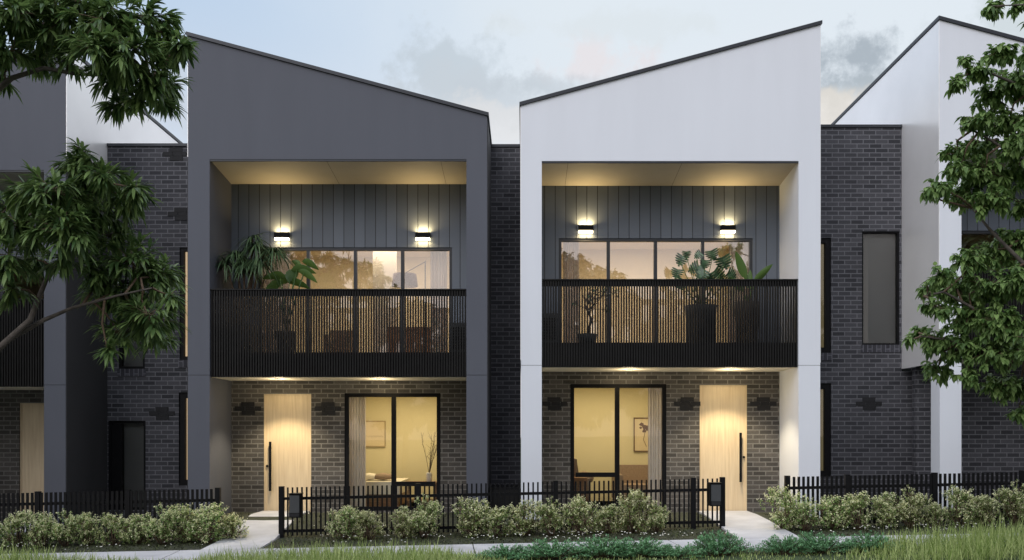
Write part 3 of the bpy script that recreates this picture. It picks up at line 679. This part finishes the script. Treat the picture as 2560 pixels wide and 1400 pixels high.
# air conditioner boxes on the balcony ends
def aircon(px0, px1, zs, label):
    Y = .8; xa, xb = PX(px0,Y), PX(px1,Y)
    t = thing('air_conditioner', ((xa+xb)/2, Y, zs), label, 'air conditioner')
    MB().box(xa,xb,Y-.02,Y+.32,zs+.04,zs+.62).build('body', M['lbox'], t)
    mb = MB()
    for k in range(8): mb.box(xa+.05,xb-.05,Y-.034,Y-.021,zs+.12+k*.055,zs+.145+k*.055)
    mb.build('grille', M['black'], t)
    for x in (xa+.05,xb-.11): MB().box(x,x+.06,Y,Y+.3,zs,zs+.039).build('foot', M['black'], t)
aircon(1122,1168,B['zs'],'grey air conditioner behind the slats of the charcoal balcony')
aircon(1350,1398,C['zs'],'grey air conditioner behind the slats of the white balcony')
# interior side plant
# ------------------------------------------------------------------ fences and letterboxes
YF = -1.0
def fence(label, px0, px1, posts, pw):
    xa, xb = PX(px0,YF), PX(px1,YF)
    t = thing('picket_fence', ((xa+xb)/2, YF, fence_z((xa+xb)/2)), label, 'fence', 'black picket fences along the gardens')
    for px in posts:
        x = PX(px,YF); z = fence_z(x)
        MB().box(x-.042,x+.042,YF-.042,YF+.042,z-.1,z+.885).build('post', M['black'], t)
    for dz in (.645,.085):
        mb = MB(); i = mb.pts([(x,y,fence_z(x)+dz+e) for x in (xa,xb) for y,e in ((YF-.012,0),(YF+.022,0),(YF+.022,.05),(YF-.012,.05))])
        for q in ((0,1,5,4),(1,2,6,5),(2,3,7,6),(3,0,4,7),(3,2,1,0),(4,5,6,7)): mb.face([i+k for k in q])
        mb.build('rail', M['black'], t)
    pxs = [PX(p,YF) for p in posts]
    first = None; x = xa+.08; n = 0
    hw = pw/2
    while x < xb-.02 and n < 100:
        if all(abs(x-q) > .05 for q in pxs):
            z = fence_z(x)
            if first is None:
                first = MB().box(x-hw,x+hw,YF-.030,YF-.014,z+.03,z+.865).build('picket', M['black'], t)
                fx, fz = x, z
            else:
                c = first.copy(); COL.objects.link(c); c.parent = t; c.location = (x-fx, 0, z-fz)
            n += 1
        x += .0815
    return t
fence('black picket fence before the dark brick wall, beside the charcoal townhouse path', -330, 550, [545,320,95,-130,-330], .044)
fence('long black picket fence carrying both letterboxes between the two garden paths', 697, 1812, [704,1046,1389,1733,1806], .028)
fence('black picket fence before the grey blind window and the maple like tree', 1961, 2760, [1968,2118,2336,2556,2760], .044)
def letterbox(px0, px1, py0, py1, label):
    xa, xb = PX(px0,YF-.3), PX(px1,YF-.3); z1, z0 = PZ(py0,YF-.3), PZ(py1,YF-.3)
    t = thing('letterbox', ((xa+xb)/2, YF-.1, z0), label, 'letterbox', 'letterboxes on the middle fence')
    MB().box(xa,xb,YF-.26,YF-.045,z0,z1).build('body', M['black'], t)
    MB().box(xa+.014,xb-.014,YF-.272,YF-.261,z0+.085,z1-.02).build('door', M['lbox'], t)
    MB().box(xa+.02,xb-.02,YF-.267,YF-.2605,z0+.02,z0+.075).build('slot', M['soot'], t)
    MB().box(xa-.008,xb+.008,YF-.285,YF-.04,z1+.001,z1+.014).build('lid', M['black'], t)
letterbox(721,749,1236,1295,'grey letterbox at the end of the fence near the charcoal townhouse door')
letterbox(1777,1805,1209,1266,'grey letterbox at the end of the fence near the white townhouse door')

# ------------------------------------------------------------------ flowering shrubs
def shrub_mesh(seed, w, hgt):
    r = random.Random(seed); st, fo, bl = MB(), MB(), MB()
    lobes = []
    for k in range(15):
        a = r.uniform(0,2*math.pi); q = r.random()**.6*w*.34
        lobes.append((Vector((math.cos(a)*q, math.sin(a)*q*.8, hgt*r.uniform(.22,.82)*(1-.35*q/w))), w*r.uniform(.15,.24)))
    lobes.append((Vector((r.uniform(-.05,.05),0,hgt*.78)), w*.2))
    for c, rad in lobes:
        st.tube([(c.x*.15,c.y*.15,0),(c.x*.6,c.y*.6,c.z*.5),tuple(c)],[.009,.007,.004],5)
        for k in range(14):     # upright sprigs
            d = Vector((r.gauss(0,1),r.gauss(0,1),r.gauss(.5,.9))).normalized()
            tip = c + d*rad*r.uniform(.5,1.08); tip.z = max(tip.z,.03)
            st.tube([tuple(c),tuple(tip)],[.003,.002],4,cap=False)
            ax = (d+Vector((0,0,.9))).normalized()
            for j in range(9):
                p = tip - ax*r.uniform(-.02,.10)
                dd = (ax*.6+jit(1,r)).normalized()
                fo.blade(p, dd, r.uniform(.028,.048), r.uniform(.014,.02), .2, 3, .3)
            if r.random() < .85:
                for j in range(9):
                    p = tip+ax*r.uniform(-.01,.035)+jit(.02,r)
                    bl.blade(p, (ax*.4+jit(1,r)).normalized(), r.uniform(.020,.034), r.uniform(.015,.022), .2, 3, .2)
    return st, fo, bl
protos = []
for s in range(4):
    st, fo, bl = shrub_mesh(20+s, .80, (.66,.72,.62,.76)[s])
    protos.append((st,fo,bl))
shrub_src = {}
def shrub(k, px, Y, sc, label, grp):
    x = PX(px,Y); z = gz(x,Y)
    if k not in shrub_src:
        t = thing('flowering_shrub', (0,0,0), label, 'shrub', grp)
        st, fo, bl = protos[k]
        st.build('stem', M['twig'], t); fo.build('foliage', M['leafC'], t); bl.build('blossom', M['cream'], t)
        shrub_src[k] = t
    else:
        t = copy_tree(shrub_src[k]); t['label'] = label; t['group'] = grp
    t.location = (x,Y,z-.02); t.rotation_euler.z = random.uniform(0,6.28); t.scale = (sc*1.0,sc*1.0,sc*random.uniform(.80,1.16))
ordw = ['first','second','third','fourth','fifth','sixth','seventh','eighth','ninth','tenth','eleventh','twelfth']
def row(items, tail, grp):
    for n,(px,Y,sc) in enumerate(items): shrub((n*3+len(tail))%4, px, Y, sc, f'cream flowered shrub, {ordw[n]} {tail}', grp)
row([(578,-1.25,.88),(520,-1.5,1.15),(468,-1.35,1.1),(408,-1.55,.95),(345,-1.4,.88),(285,-1.5,.92),(222,-1.45,.8),(165,-1.5,.95),(105,-1.55,.85),(45,-1.45,.92),(-20,-1.5,.85)], 'from the charcoal townhouse path along the short fence', 'cream shrubs before the fence by the charcoal townhouse')
row([(868,-1.35,1.02),(920,-1.5,.85),(1012,-1.4,.78),(1060,-1.5,1.0),(1185,-1.4,1.15),(1245,-1.5,.9),(1312,-1.4,1.1),(1378,-1.5,.92),(1448,-1.45,1.05),(1520,-1.3,.78),(1582,-1.4,1.12),(1640,-1.35,.72)], 'from the charcoal house letterbox along the long fence', 'cream shrubs along the middle fence')
row([(1962,-1.4,1.05),(2015,-1.55,.9),(2085,-1.4,1.12),(2145,-1.5,.85),(2215,-1.4,.98),(2275,-1.5,.92),(2335,-1.45,.7),(2400,-1.4,1.05),(2460,-1.5,.85),(2540,-1.4,1.05)], 'from the white townhouse path towards the tall grass', 'cream shrubs before the fence by the white townhouse')
# ------------------------------------------------------------------ ground cover and daisies
r = random.Random(31)
cov, dai = MB(), MB()
def in_path(x): return -5.2 < x < -4.12 or 3.34 < x < 4.48 or -9.95 < x < -8.95
def in_house(x,y): return y > -.05 and any(a-.02 < x < b+.02 for a,b in ((-6.14,-5.74),(-1.06,-.64),(-.06,.36),(5.04,5.46),(-8.8,-8.3),(7.6,8.1)))
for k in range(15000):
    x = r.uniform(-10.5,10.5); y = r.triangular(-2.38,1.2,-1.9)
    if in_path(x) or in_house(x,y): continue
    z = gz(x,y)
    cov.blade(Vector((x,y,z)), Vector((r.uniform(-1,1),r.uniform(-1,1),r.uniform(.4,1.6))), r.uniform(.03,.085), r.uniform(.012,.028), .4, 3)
for c in range(95):
    cx = r.uniform(-10,10); cy = r.choice((r.uniform(-2.2,-1.55), r.uniform(-1.9,.9)))
    for k in range(r.randint(3,9)):
        x, y = cx+r.gauss(0,.16), cy+r.gauss(0,.08)
        if in_path(x) or in_house(x,y) or y < -2.36: continue
        z = gz(x,y)+r.uniform(.05,.11); q = r.uniform(.008,.018)
        ps = [(x+q*(1.0 if j%2 else .62)*math.cos(j*math.pi/6), y+q*(1.0 if j%2 else .62)*math.sin(j*math.pi/6)-.2*q, z+.3*q*math.sin(j*math.pi/6)) for j in range(12)]
        i = dai.pts(ps); dai.face(range(i,i+12))
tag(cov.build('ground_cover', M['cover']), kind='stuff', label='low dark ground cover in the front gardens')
tag(dai.build('daisies', M['daisy']), kind='stuff', label='white daisies scattered in the front gardens')
# ------------------------------------------------------------------ verge grass and low green shrubs
gr = MB()
def tuft(x, y, n, hgt, spread):
    z = gz(x,y)
    for k in range(n):
        a = r.uniform(0,6.283); lean = r.uniform(.1,.8)
        p = Vector((x+r.gauss(0,spread), y+r.gauss(0,spread), z))
        gr.blade(p, Vector((math.cos(a)*lean, math.sin(a)*lean, 1)), hgt*r.uniform(.55,1.15), r.uniform(.007,.013), r.uniform(.05,.4), 4, .15, wide=.25)
def gh(x):   # height of the uncut grass along the verge
    px = x*F/14.0+VX
    return lerp_table(px, [(-400,.55),(60,.52),(180,.34),(380,.17),(480,.19),(560,.36),(700,.42),(900,.44),(1080,.38),(1180,.22),(1300,.1),(2050,.08),(2180,.30),(2280,.50),(2560,.60),(2900,.55)])
for k in range(3600):
    y = -3.72 - 1.9*r.random()**1.3; x = r.uniform(-9.5, 9.5); hh = gh(x)*(.75+.25*min(1,(-3.7-y)/.4))
    if hh < .11 and r.random() < .3: continue
    tuft(x, y, 6 if hh > .15 else 3, hh*r.uniform(.8,1.1), .05)
tag(gr.build('grass', M['grassm']), kind='stuff', label='tall uncut grass on the verge')
def juniper_mesh(seed, w, hgt):
    q = random.Random(seed); st, fo = MB(), MB()
    for k in range(110):
        a = q.uniform(0,6.283); rad = math.sqrt(q.random())*w*.5
        top = Vector((math.cos(a)*rad, math.sin(a)*rad*.7, hgt*(1-.75*(rad/(w*.5))**2)*q.uniform(.8,1.1)))
        st.tube([(top.x*.2,top.y*.2,0),tuple(top*.65),tuple(top)],[.006,.004,.002],4,cap=False)
        for j in range(44):
            t = q.uniform(.45,1.03); p = Vector((top.x*t, top.y*t, top.z*t))
            fo.blade(p+jit(.018,q), Vector((top.x*.8+q.gauss(0,.5), top.y*.8+q.gauss(0,.5), .55+q.gauss(0,.35))), q.uniform(.024,.046), q.uniform(.011,.018), .1, 3)
    return st, fo
jp = {}
def juniper(k, px, Y, w, hgt, label):
    x = PX(px,Y)
    if k not in jp:
        t = thing('green_shrub', (0,0,0), label, 'shrub', 'low green shrubs on the verge')
        st, fo = juniper_mesh(50+k, 1.0, .34); st.build('stem', M['twig'], t); fo.build('foliage', M['juniper'], t); jp[k] = t
    else: t = copy_tree(jp[k]); t['label'] = label
    t.location = (x,Y,gz(x,Y)-.02); t.scale = (w*1.2, w*1.05, hgt*1.18/.34); t.rotation_euler.z = random.choice((0,3.14))+random.uniform(-.3,.3)
for n,(px,Y,w,hh,lb) in enumerate([
  (1270,-4.1,.85,.20,'low green shrub at the edge of the grass, below the gap between houses'),
  (1385,-4.05,1.05,.25,'low green shrub below the long fence, first from the gap between houses'),
  (1500,-4.05,1.0,.26,'low green shrub below the ground floor window of the white townhouse'),
  (1600,-4.1,1.0,.25,'low green shrub below the curtain of the white townhouse'),
  (1690,-4.2,.8,.17,'small green shrub between two larger ones below the white house letterbox'),
  (1800,-4.05,.92,.29,'tallest low green shrub, below the white townhouse letterbox'),
  (1960,-4.1,.75,.24,'low green shrub opposite the white townhouse path'),
  (2050,-4.05,1.0,.27,'low green shrub below the leg of the white townhouse'),
  (2170,-4.15,.85,.25,'low green shrub beside the tallest verge grass')]): juniper(n%3, px, Y, w, hh, lb)

# ------------------------------------------------------------------ trees
def make_tree(name, label, trunk, limbs, blobs, leafm, leaf, seed, grp=None, twigs=22, leaves=12, fill=(0,0)):
    q = random.Random(seed)
    t = thing(name, trunk[0], label, 'tree', grp)
    MB().tube(trunk, [.17-.10*k/(len(trunk)-1) for k in range(len(trunk))], 12).build('trunk', M['bark'], t)
    joints = []
    for lm in limbs:
        n = len(lm); r0 = lm[0]; ps = lm[1:]
        MB().tube(ps, [r0*(1-.72*k/(len(ps)-1)) for k in range(len(ps))], 8).build('branch', M['bark'], t)
        for a, b in zip(ps, ps[1:]):
            for s in range(5): joints.append(a.lerp(b, s/4))
    fo, st = MB(), MB()
    for c, rad, dens in blobs:
        j = min(joints, key=lambda p: (p-c).length)
        mid = (j+c)/2 + Vector((q.uniform(-.1,.1),q.uniform(-.1,.1),rad*.15))
        st.tube([j, mid, c], [.016,.012,.008], 5, cap=False)
        for k in range(int(twigs*dens*(rad/.4)**2)+3):
            d = Vector((q.gauss(0,1),q.gauss(0,1),q.gauss(0,.8))).normalized()
            tip = c + Vector((d.x*rad,d.y*rad,d.z*rad*.85))*(q.random()**.45)
            ax = (tip-c).normalized() + Vector((0,0,-.25+.3*q.random())); ax.normalize()
            s0 = tip-ax*leaf['twig']
            st.tube([c.lerp(s0,.3), s0, tip],[.006,.004,.002],4,cap=False)
            for m in range(leaves):
                u = m/leaves; p = s0.lerp(tip, .25+.8*u)
                side = Vector((q.gauss(0,1),q.gauss(0,1),q.gauss(0,.7))).normalized()
                dd = ax*leaf['fwd'] + side*(1.0-.5*u) + Vector((0,0,leaf['hang']))
                fo.blade(p, dd, leaf['L']*q.uniform(.65,1.15), leaf['w']*q.uniform(.8,1.2), leaf['droop']*q.uniform(.4,1.4), leaf.get('n',4), .25, wide=leaf['wide'])
    tw = st.build('twigs', M['twig'], t)
    tw['kind'] = 'stuff'
    fo.build('crown', M[leafm], t)
    return t
def blobs_from(lst, dist, jitter, seed, k=1.0):
    q = random.Random(seed); o = []
    for px, py, rp, dn in lst:
        d = dist+q.uniform(-jitter,jitter); Y = d-18
        o.append((at(px,py,Y), rp*d/F*k, dn))
    return o
dA = 11.0; YA = dA-18
LB = [(40,40,85,1.2),(150,55,95,1.2),(260,50,90,1.1),(365,45,75,1),(420,105,62,1.1),(320,125,80,1.2),(235,120,70,.9),(90,130,48,.8),(20,130,60,.9),(370,195,62,1.1),(425,215,45,1),(290,190,60,1),(300,262,42,1),(345,250,36,.8),(405,255,30,.7),(455,115,40,1),(170,150,42,.7),(110,20,70,.9),(200,10,60,.8),(15,200,28,.4),
 (215,420,72,1.1),(130,480,80,1.1),(225,510,90,1.2),(310,490,60,1),(60,560,80,1),(165,575,85,1.2),(270,590,60,.9),(340,470,45,.8),(330,660,80,1.1),(400,690,62,1.1),(240,690,75,1),(300,740,85,1.2),(370,790,70,1.1),(300,835,55,1),(270,880,35,.7),(395,850,35,.6),(90,650,50,.8),(20,640,55,.9),(60,480,50,.9),(260,440,55,.9),(20,520,50,.8),(30,720,40,.5),(215,385,40,.8),(160,650,45,.5),(425,740,30,.7)]
gA = lambda px,py,dy=0: at(px,py,YA+dy)
tr = [gA(-150,1560)]; tr[0].z = gz(tr[0].x, YA)-.1
trunkA = [tr[0], gA(-160,1250), gA(-130,1000), gA(-170,700), gA(-150,400), gA(-120,100), gA(-90,-250)]
limbsA = [[.045, gA(-130,1000), gA(0,868), gA(75,800), gA(115,700,.2), gA(190,600,.2), gA(225,470,.1)],
 [.030, gA(20,850), gA(110,800,.1), gA(180,770,.1), gA(290,740,-.1), gA(380,720,-.1)],
 [.040, gA(-150,400), gA(-20,235), gA(30,195), gA(110,170), gA(190,185,.2), gA(300,190,.1), gA(400,190)],
 [.035, gA(-20,235), gA(15,170), gA(40,100), gA(55,20), gA(70,-80)],
 [.030, gA(30,150), gA(95,70,.2), gA(160,30,.2), gA(280,20,.1), gA(400,80)],
 [.030, gA(-150,650), gA(-60,600), gA(30,560), gA(110,520), gA(200,430)]]
extraA = [(-330,300,170,.35),(-420,600,170,.35),(-300,800,120,.4),(-520,350,150,.35),(-120,60,130,1),(-110,-120,140,.9),(60,-110,120,.6),(250,-90,100,.6),(-220,250,120,.6),(-240,500,130,.6),(-120,480,90,.6)]  # off-frame crown; outer clumps added to shade the dark end townhouse
make_tree('broadleaf_tree', 'tree with long drooping dark leaves before the dark townhouses', trunkA, limbsA, blobs_from(LB,dA,.55,3)+blobs_from(extraA,dA,.8,4), 'leafA',
  dict(L=.195, w=.040, droop=.34, fwd=1.0, hang=-.10, wide=.42, twig=.16, n=4), 5, None, twigs=36, leaves=13)
dB = 11.5; YBt = dB-18
gB = lambda px,py,dy=0: at(px,py,YBt+dy)
RB = [(2480,20,36,1),(2545,12,30,1),(2440,175,42,1),(2390,205,32,.9),(2495,130,48,1),(2535,200,62,1),(2410,150,20,.6),(2480,240,50,1),(2445,300,45,1),(2520,310,62,1.1),(2550,370,50,1),(2460,360,50,1),(2395,385,45,1),(2400,420,40,.9),(2465,430,60,1.1),(2530,430,60,1.1),(2355,470,42,1),(2320,480,22,.8),(2410,485,50,1),(2480,500,55,1.1),(2550,510,45,1),
 (2545,600,60,1.1),(2480,640,60,1),(2420,650,45,1),(2350,690,45,1),(2310,725,32,.9),(2395,720,55,1.1),(2470,715,60,1.1),(2540,700,60,1.1),(2340,770,45,.8),(2420,790,62,1.1),(2500,800,70,1.1),(2300,830,34,.9),(2340,850,45,1),(2275,850,18,.6),(2400,870,60,1.1),(2480,880,62,1.1),(2550,880,50,1),(2345,920,40,.9),(2420,945,40,.9),(2500,960,50,1),(2550,970,45,1),(2545,1030,26,.9)]
tb = gB(2760,1600); tb.z = gz(tb.x,YBt)-.1
trunkB = [tb, gB(2750,1250), gB(2740,900), gB(2720,600), gB(2725,300), gB(2710,50), gB(2700,-200)]
limbsB = [[.040, gB(2740,900), gB(2640,760), gB(2560,660), gB(2480,580), gB(2430,520,.1)],
 [.030, gB(2720,600), gB(2620,450), gB(2540,390), gB(2460,340), gB(2400,310)],
 [.028, gB(2725,300), gB(2620,240), gB(2540,210), gB(2470,180), gB(2400,190)],
 [.034, gB(2740,980), gB(2640,900), gB(2560,840), gB(2450,780), gB(2360,730), gB(2310,740)],
 [.028, gB(2640,900), gB(2560,900), gB(2460,880), gB(2370,850), gB(2300,840)],
 [.02, gB(2710,50), gB(2600,10), gB(2480,15)]]
extraB = [(2640,100,95,1),(2640,330,110,1),(2650,600,120,1),(2650,850,120,1),(2780,200,120,.6),(2800,500,120,.6),(2640,-90,90,.6),(2840,800,110,.6)]
make_tree('maple_tree', 'tree with small bright leaves before the white townhouse flank', trunkB, limbsB, blobs_from(RB,dB,.45,6)+blobs_from(extraB,dB,.8,7), 'leafB',
  dict(L=.085, w=.050, droop=.5, fwd=.5, hang=-.30, wide=.35, twig=.10, n=4), 8, None, twigs=86, leaves=11)
# street trees across the road: they are what the upper windows mirror
def street_tree(seed, X, Y, hgt, label, wid=1.0):
    q = random.Random(seed); b = Vector((X,Y,-.4))
    tk = [b, b+Vector((.1,0,hgt*.3)), b+Vector((-.1,.1,hgt*.6)), b+Vector((.05,0,hgt*.85))]
    limbs = []; bl = []
    for k in range(8):
        a = k*.785+q.uniform(-.3,.3); s = tk[1].lerp(tk[3], q.random()); e = s+Vector((math.cos(a)*hgt*.22*wid, math.sin(a)*hgt*.22, hgt*q.uniform(.05,.18)))
        limbs.append([.07, s, (s+e)/2+Vector((0,0,.2)), e])
    for k in range(30):
        d = Vector((q.gauss(0,1),q.gauss(0,1),q.gauss(0,1))).normalized()
        bl.append((b+Vector((d.x*hgt*.27*wid, d.y*hgt*.25, hgt*.60+d.z*hgt*.34)), hgt*q.uniform(.09,.13), .8))
    return make_tree('street_tree', label, tk, limbs, bl, 'far', dict(L=.34,w=.22,droop=.4,fwd=.5,hang=-.2,wide=.4,twig=.25,n=3), seed, 'street trees mirrored in the windows', twigs=16, leaves=7)
street_tree(71, 2.2, -31, 11.5, 'dense street tree mirrored in the first pane of the white balcony window')
street_tree(72, 8.2, -34, 8.6, 'broad street tree mirrored in the middle panes of the white balcony window', 1.2)
street_tree(73, 12.6, -31, 10.6, 'tall street tree mirrored behind the monstera')
street_tree(74, -6.5, -33, 9.2, 'street tree mirrored in the charcoal balcony window beside the floor lamp', 1.2)
street_tree(75, -14.0, -32, 12.5, 'street tree mirrored behind the palm of the charcoal balcony')

street_tree(76, -14.6, -4.6, 9.5, 'unseen broad tree added on the verge to shade the dark end townhouse', 1.25)  # this tree and the next are unseen, added to shade the end townhouses
street_tree(77, 15.2, -4.8, 9.5, 'unseen broad tree added on the verge to shade the white end townhouse', 1.25)
# ------------------------------------------------------------------ sky and light
SUN_EL, SUN_AZ = 34, 212
ZEN = (1.45,1.55,1.75)      # azimuth clockwise from +Y
w = bpy.data.worlds.new('World'); scn.world = w; w.use_nodes = True; nt = w.node_tree
bg = nt.nodes['Background']
sky = N(nt, 'ShaderNodeTexSky', sky_type='NISHITA'); sky.sun_disc = False
sky.sun_elevation = R(SUN_EL); sky.sun_rotation = R(SUN_AZ); sky.air_density = 1.0; sky.dust_density = 1.5; sky.ozone_density = 1.5
tc = N(nt, 'ShaderNodeTexCoord'); sp = N(nt, 'ShaderNodeSeparateXYZ'); L(nt, tc.outputs['Generated'], sp.inputs[0])
def ramp(inp, a, b, c, d, smooth=False):
    n = N(nt, 'ShaderNodeMapRange', interpolation_type='SMOOTHSTEP' if smooth else 'LINEAR')
    for k, v in zip(('From Min','From Max','To Min','To Max'), (a,b,c,d)): n.inputs[k].default_value = v
    L(nt, inp, n.inputs['Value']); return n.outputs[0]
def mixc(fac, A, B):
    n = N(nt, 'ShaderNodeMix', data_type='RGBA')
    for k, v in (('Factor',fac),('A',A),('B',B)):
        if isinstance(v, tuple): n.inputs[k].default_value = (*v, 1)
        elif isinstance(v, (int, float)): n.inputs[k].default_value = v
        else: L(nt, v, n.inputs[k])
    return n.outputs['Result']
def mth(op, a, b=None, c=None):
    n = N(nt, 'ShaderNodeMath', operation=op)
    for k, v in enumerate((a,b,c)):
        if v is None: continue
        if isinstance(v, (int,float)): n.inputs[k].default_value = v
        else: L(nt, v, n.inputs[k])
    return n.outputs[0]
K = 10.0   # background strength is 1/K: veil and cloud colours are given as they appear
Z, Xd, Yd = sp.outputs['Z'], sp.outputs['X'], sp.outputs['Y']
k_ = lambda *c: tuple(x*K for x in c)
# overcast veil: pale at the horizon, blue higher up to one side, brightest overhead, rosy towards the setting sun
nz = N(nt, 'ShaderNodeTexNoise', Scale=3.2, Detail=9, Roughness=.56, Distortion=.3); L(nt, tc.outputs['Generated'], nz.inputs['Vector'])
wob = mth('MULTIPLY_ADD', nz.outputs['Fac'], .5, -.25)
up = ramp(mth('ADD', Z, mth('MULTIPLY', wob, .4)), .10, .40, 0, 1, True)
blue = mixc(ramp(mth('ADD', Xd, mth('MULTIPLY', wob, .7)), -.36, .10, 1, 0, True), k_(.82,.89,.945), k_(.56,.70,.88))
back = mixc(up, k_(.87,.86,.87), blue)
front = mixc(up, k_(.90,.82,.78), k_(.74,.78,.88))
veil = mixc(ramp(Yd, -.25, .25, 0, 1, True), front, back)
veil = mixc(ramp(Z, .42, .85, 0, 1, True), veil, k_(*ZEN))
col = mixc(.90, sky.outputs[0], veil)
# separate grey and pinkish clouds, each at its own bearing
def cloud(px, py, rx, rz, colr, amount):
    global col
    c = Vector((PX(px,0), 18, PZ(py,0)-CAMZ)).normalized()
    dx = mth('DIVIDE', mth('SUBTRACT', Xd, c.x), rx/F); dz = mth('DIVIDE', mth('SUBTRACT', Z, c.z), rz/F)
    n2 = N(nt, 'ShaderNodeTexNoise', Scale=13, Detail=10, Roughness=.62); L(nt, tc.outputs['Generated'], n2.inputs['Vector'])
    d = mth('SQRT', mth('ADD', mth('MULTIPLY', dx, dx), mth('MULTIPLY', dz, dz)))
    d = mth('ADD', d, mth('MULTIPLY_ADD', n2.outputs['Fac'], -6.5, 3.25))
    f = mth('MULTIPLY', ramp(d, .35, 1.35, 1, 0, True), amount)
    f = mth('MULTIPLY', f, ramp(Yd, 0, .3, 0, 1))
    col = mixc(f, col, k_(*colr))
cloud(1130,165,130,65,(.52,.59,.65),.7); cloud(1240,240,230,50,(.58,.64,.70),.75); cloud(1465,165,95,55,(.82,.76,.78),.7); cloud(1400,215,140,30,(.56,.62,.68),.6)
cloud(2165,135,100,60,(.42,.48,.54),1.0); cloud(2230,230,110,50,(.45,.51,.56),.9); cloud(2090,270,120,30,(.84,.78,.70),.7); cloud(1330,310,300,40,(.80,.79,.79),.6)
cloud(380,240,200,80,(.60,.65,.73),.6); cloud(2560,30,200,60,(.60,.67,.70),.7); cloud(1560,60,300,30,(.72,.78,.82),.6)
L(nt, col, bg.inputs['Color']); bg.inputs['Strength'].default_value = 1/K
sd = bpy.data.lights.new('sun', 'SUN'); sd.energy = 1.35; sd.angle = R(45); sd.color = (1,.97,.97)
so = bpy.data.objects.new('sun', sd); COL.objects.link(so)
az, el = R(SUN_AZ), R(SUN_EL)
to_sun = Vector((math.sin(az)*math.cos(el), math.cos(az)*math.cos(el), math.sin(el)))
so.rotation_euler = to_sun.to_track_quat('Z','Y').to_euler(); so.location = (-10,-20,20)
scn.view_settings.view_transform = 'Standard'; scn.view_settings.look = 'None'; scn.view_settings.exposure = 0; scn.view_settings.gamma = 1
scn.cycles.max_bounces = 8; scn.cycles.transparent_max_bounces = 16; scn.cycles.use_denoising = True; scn.cycles.sample_clamp_indirect = 6
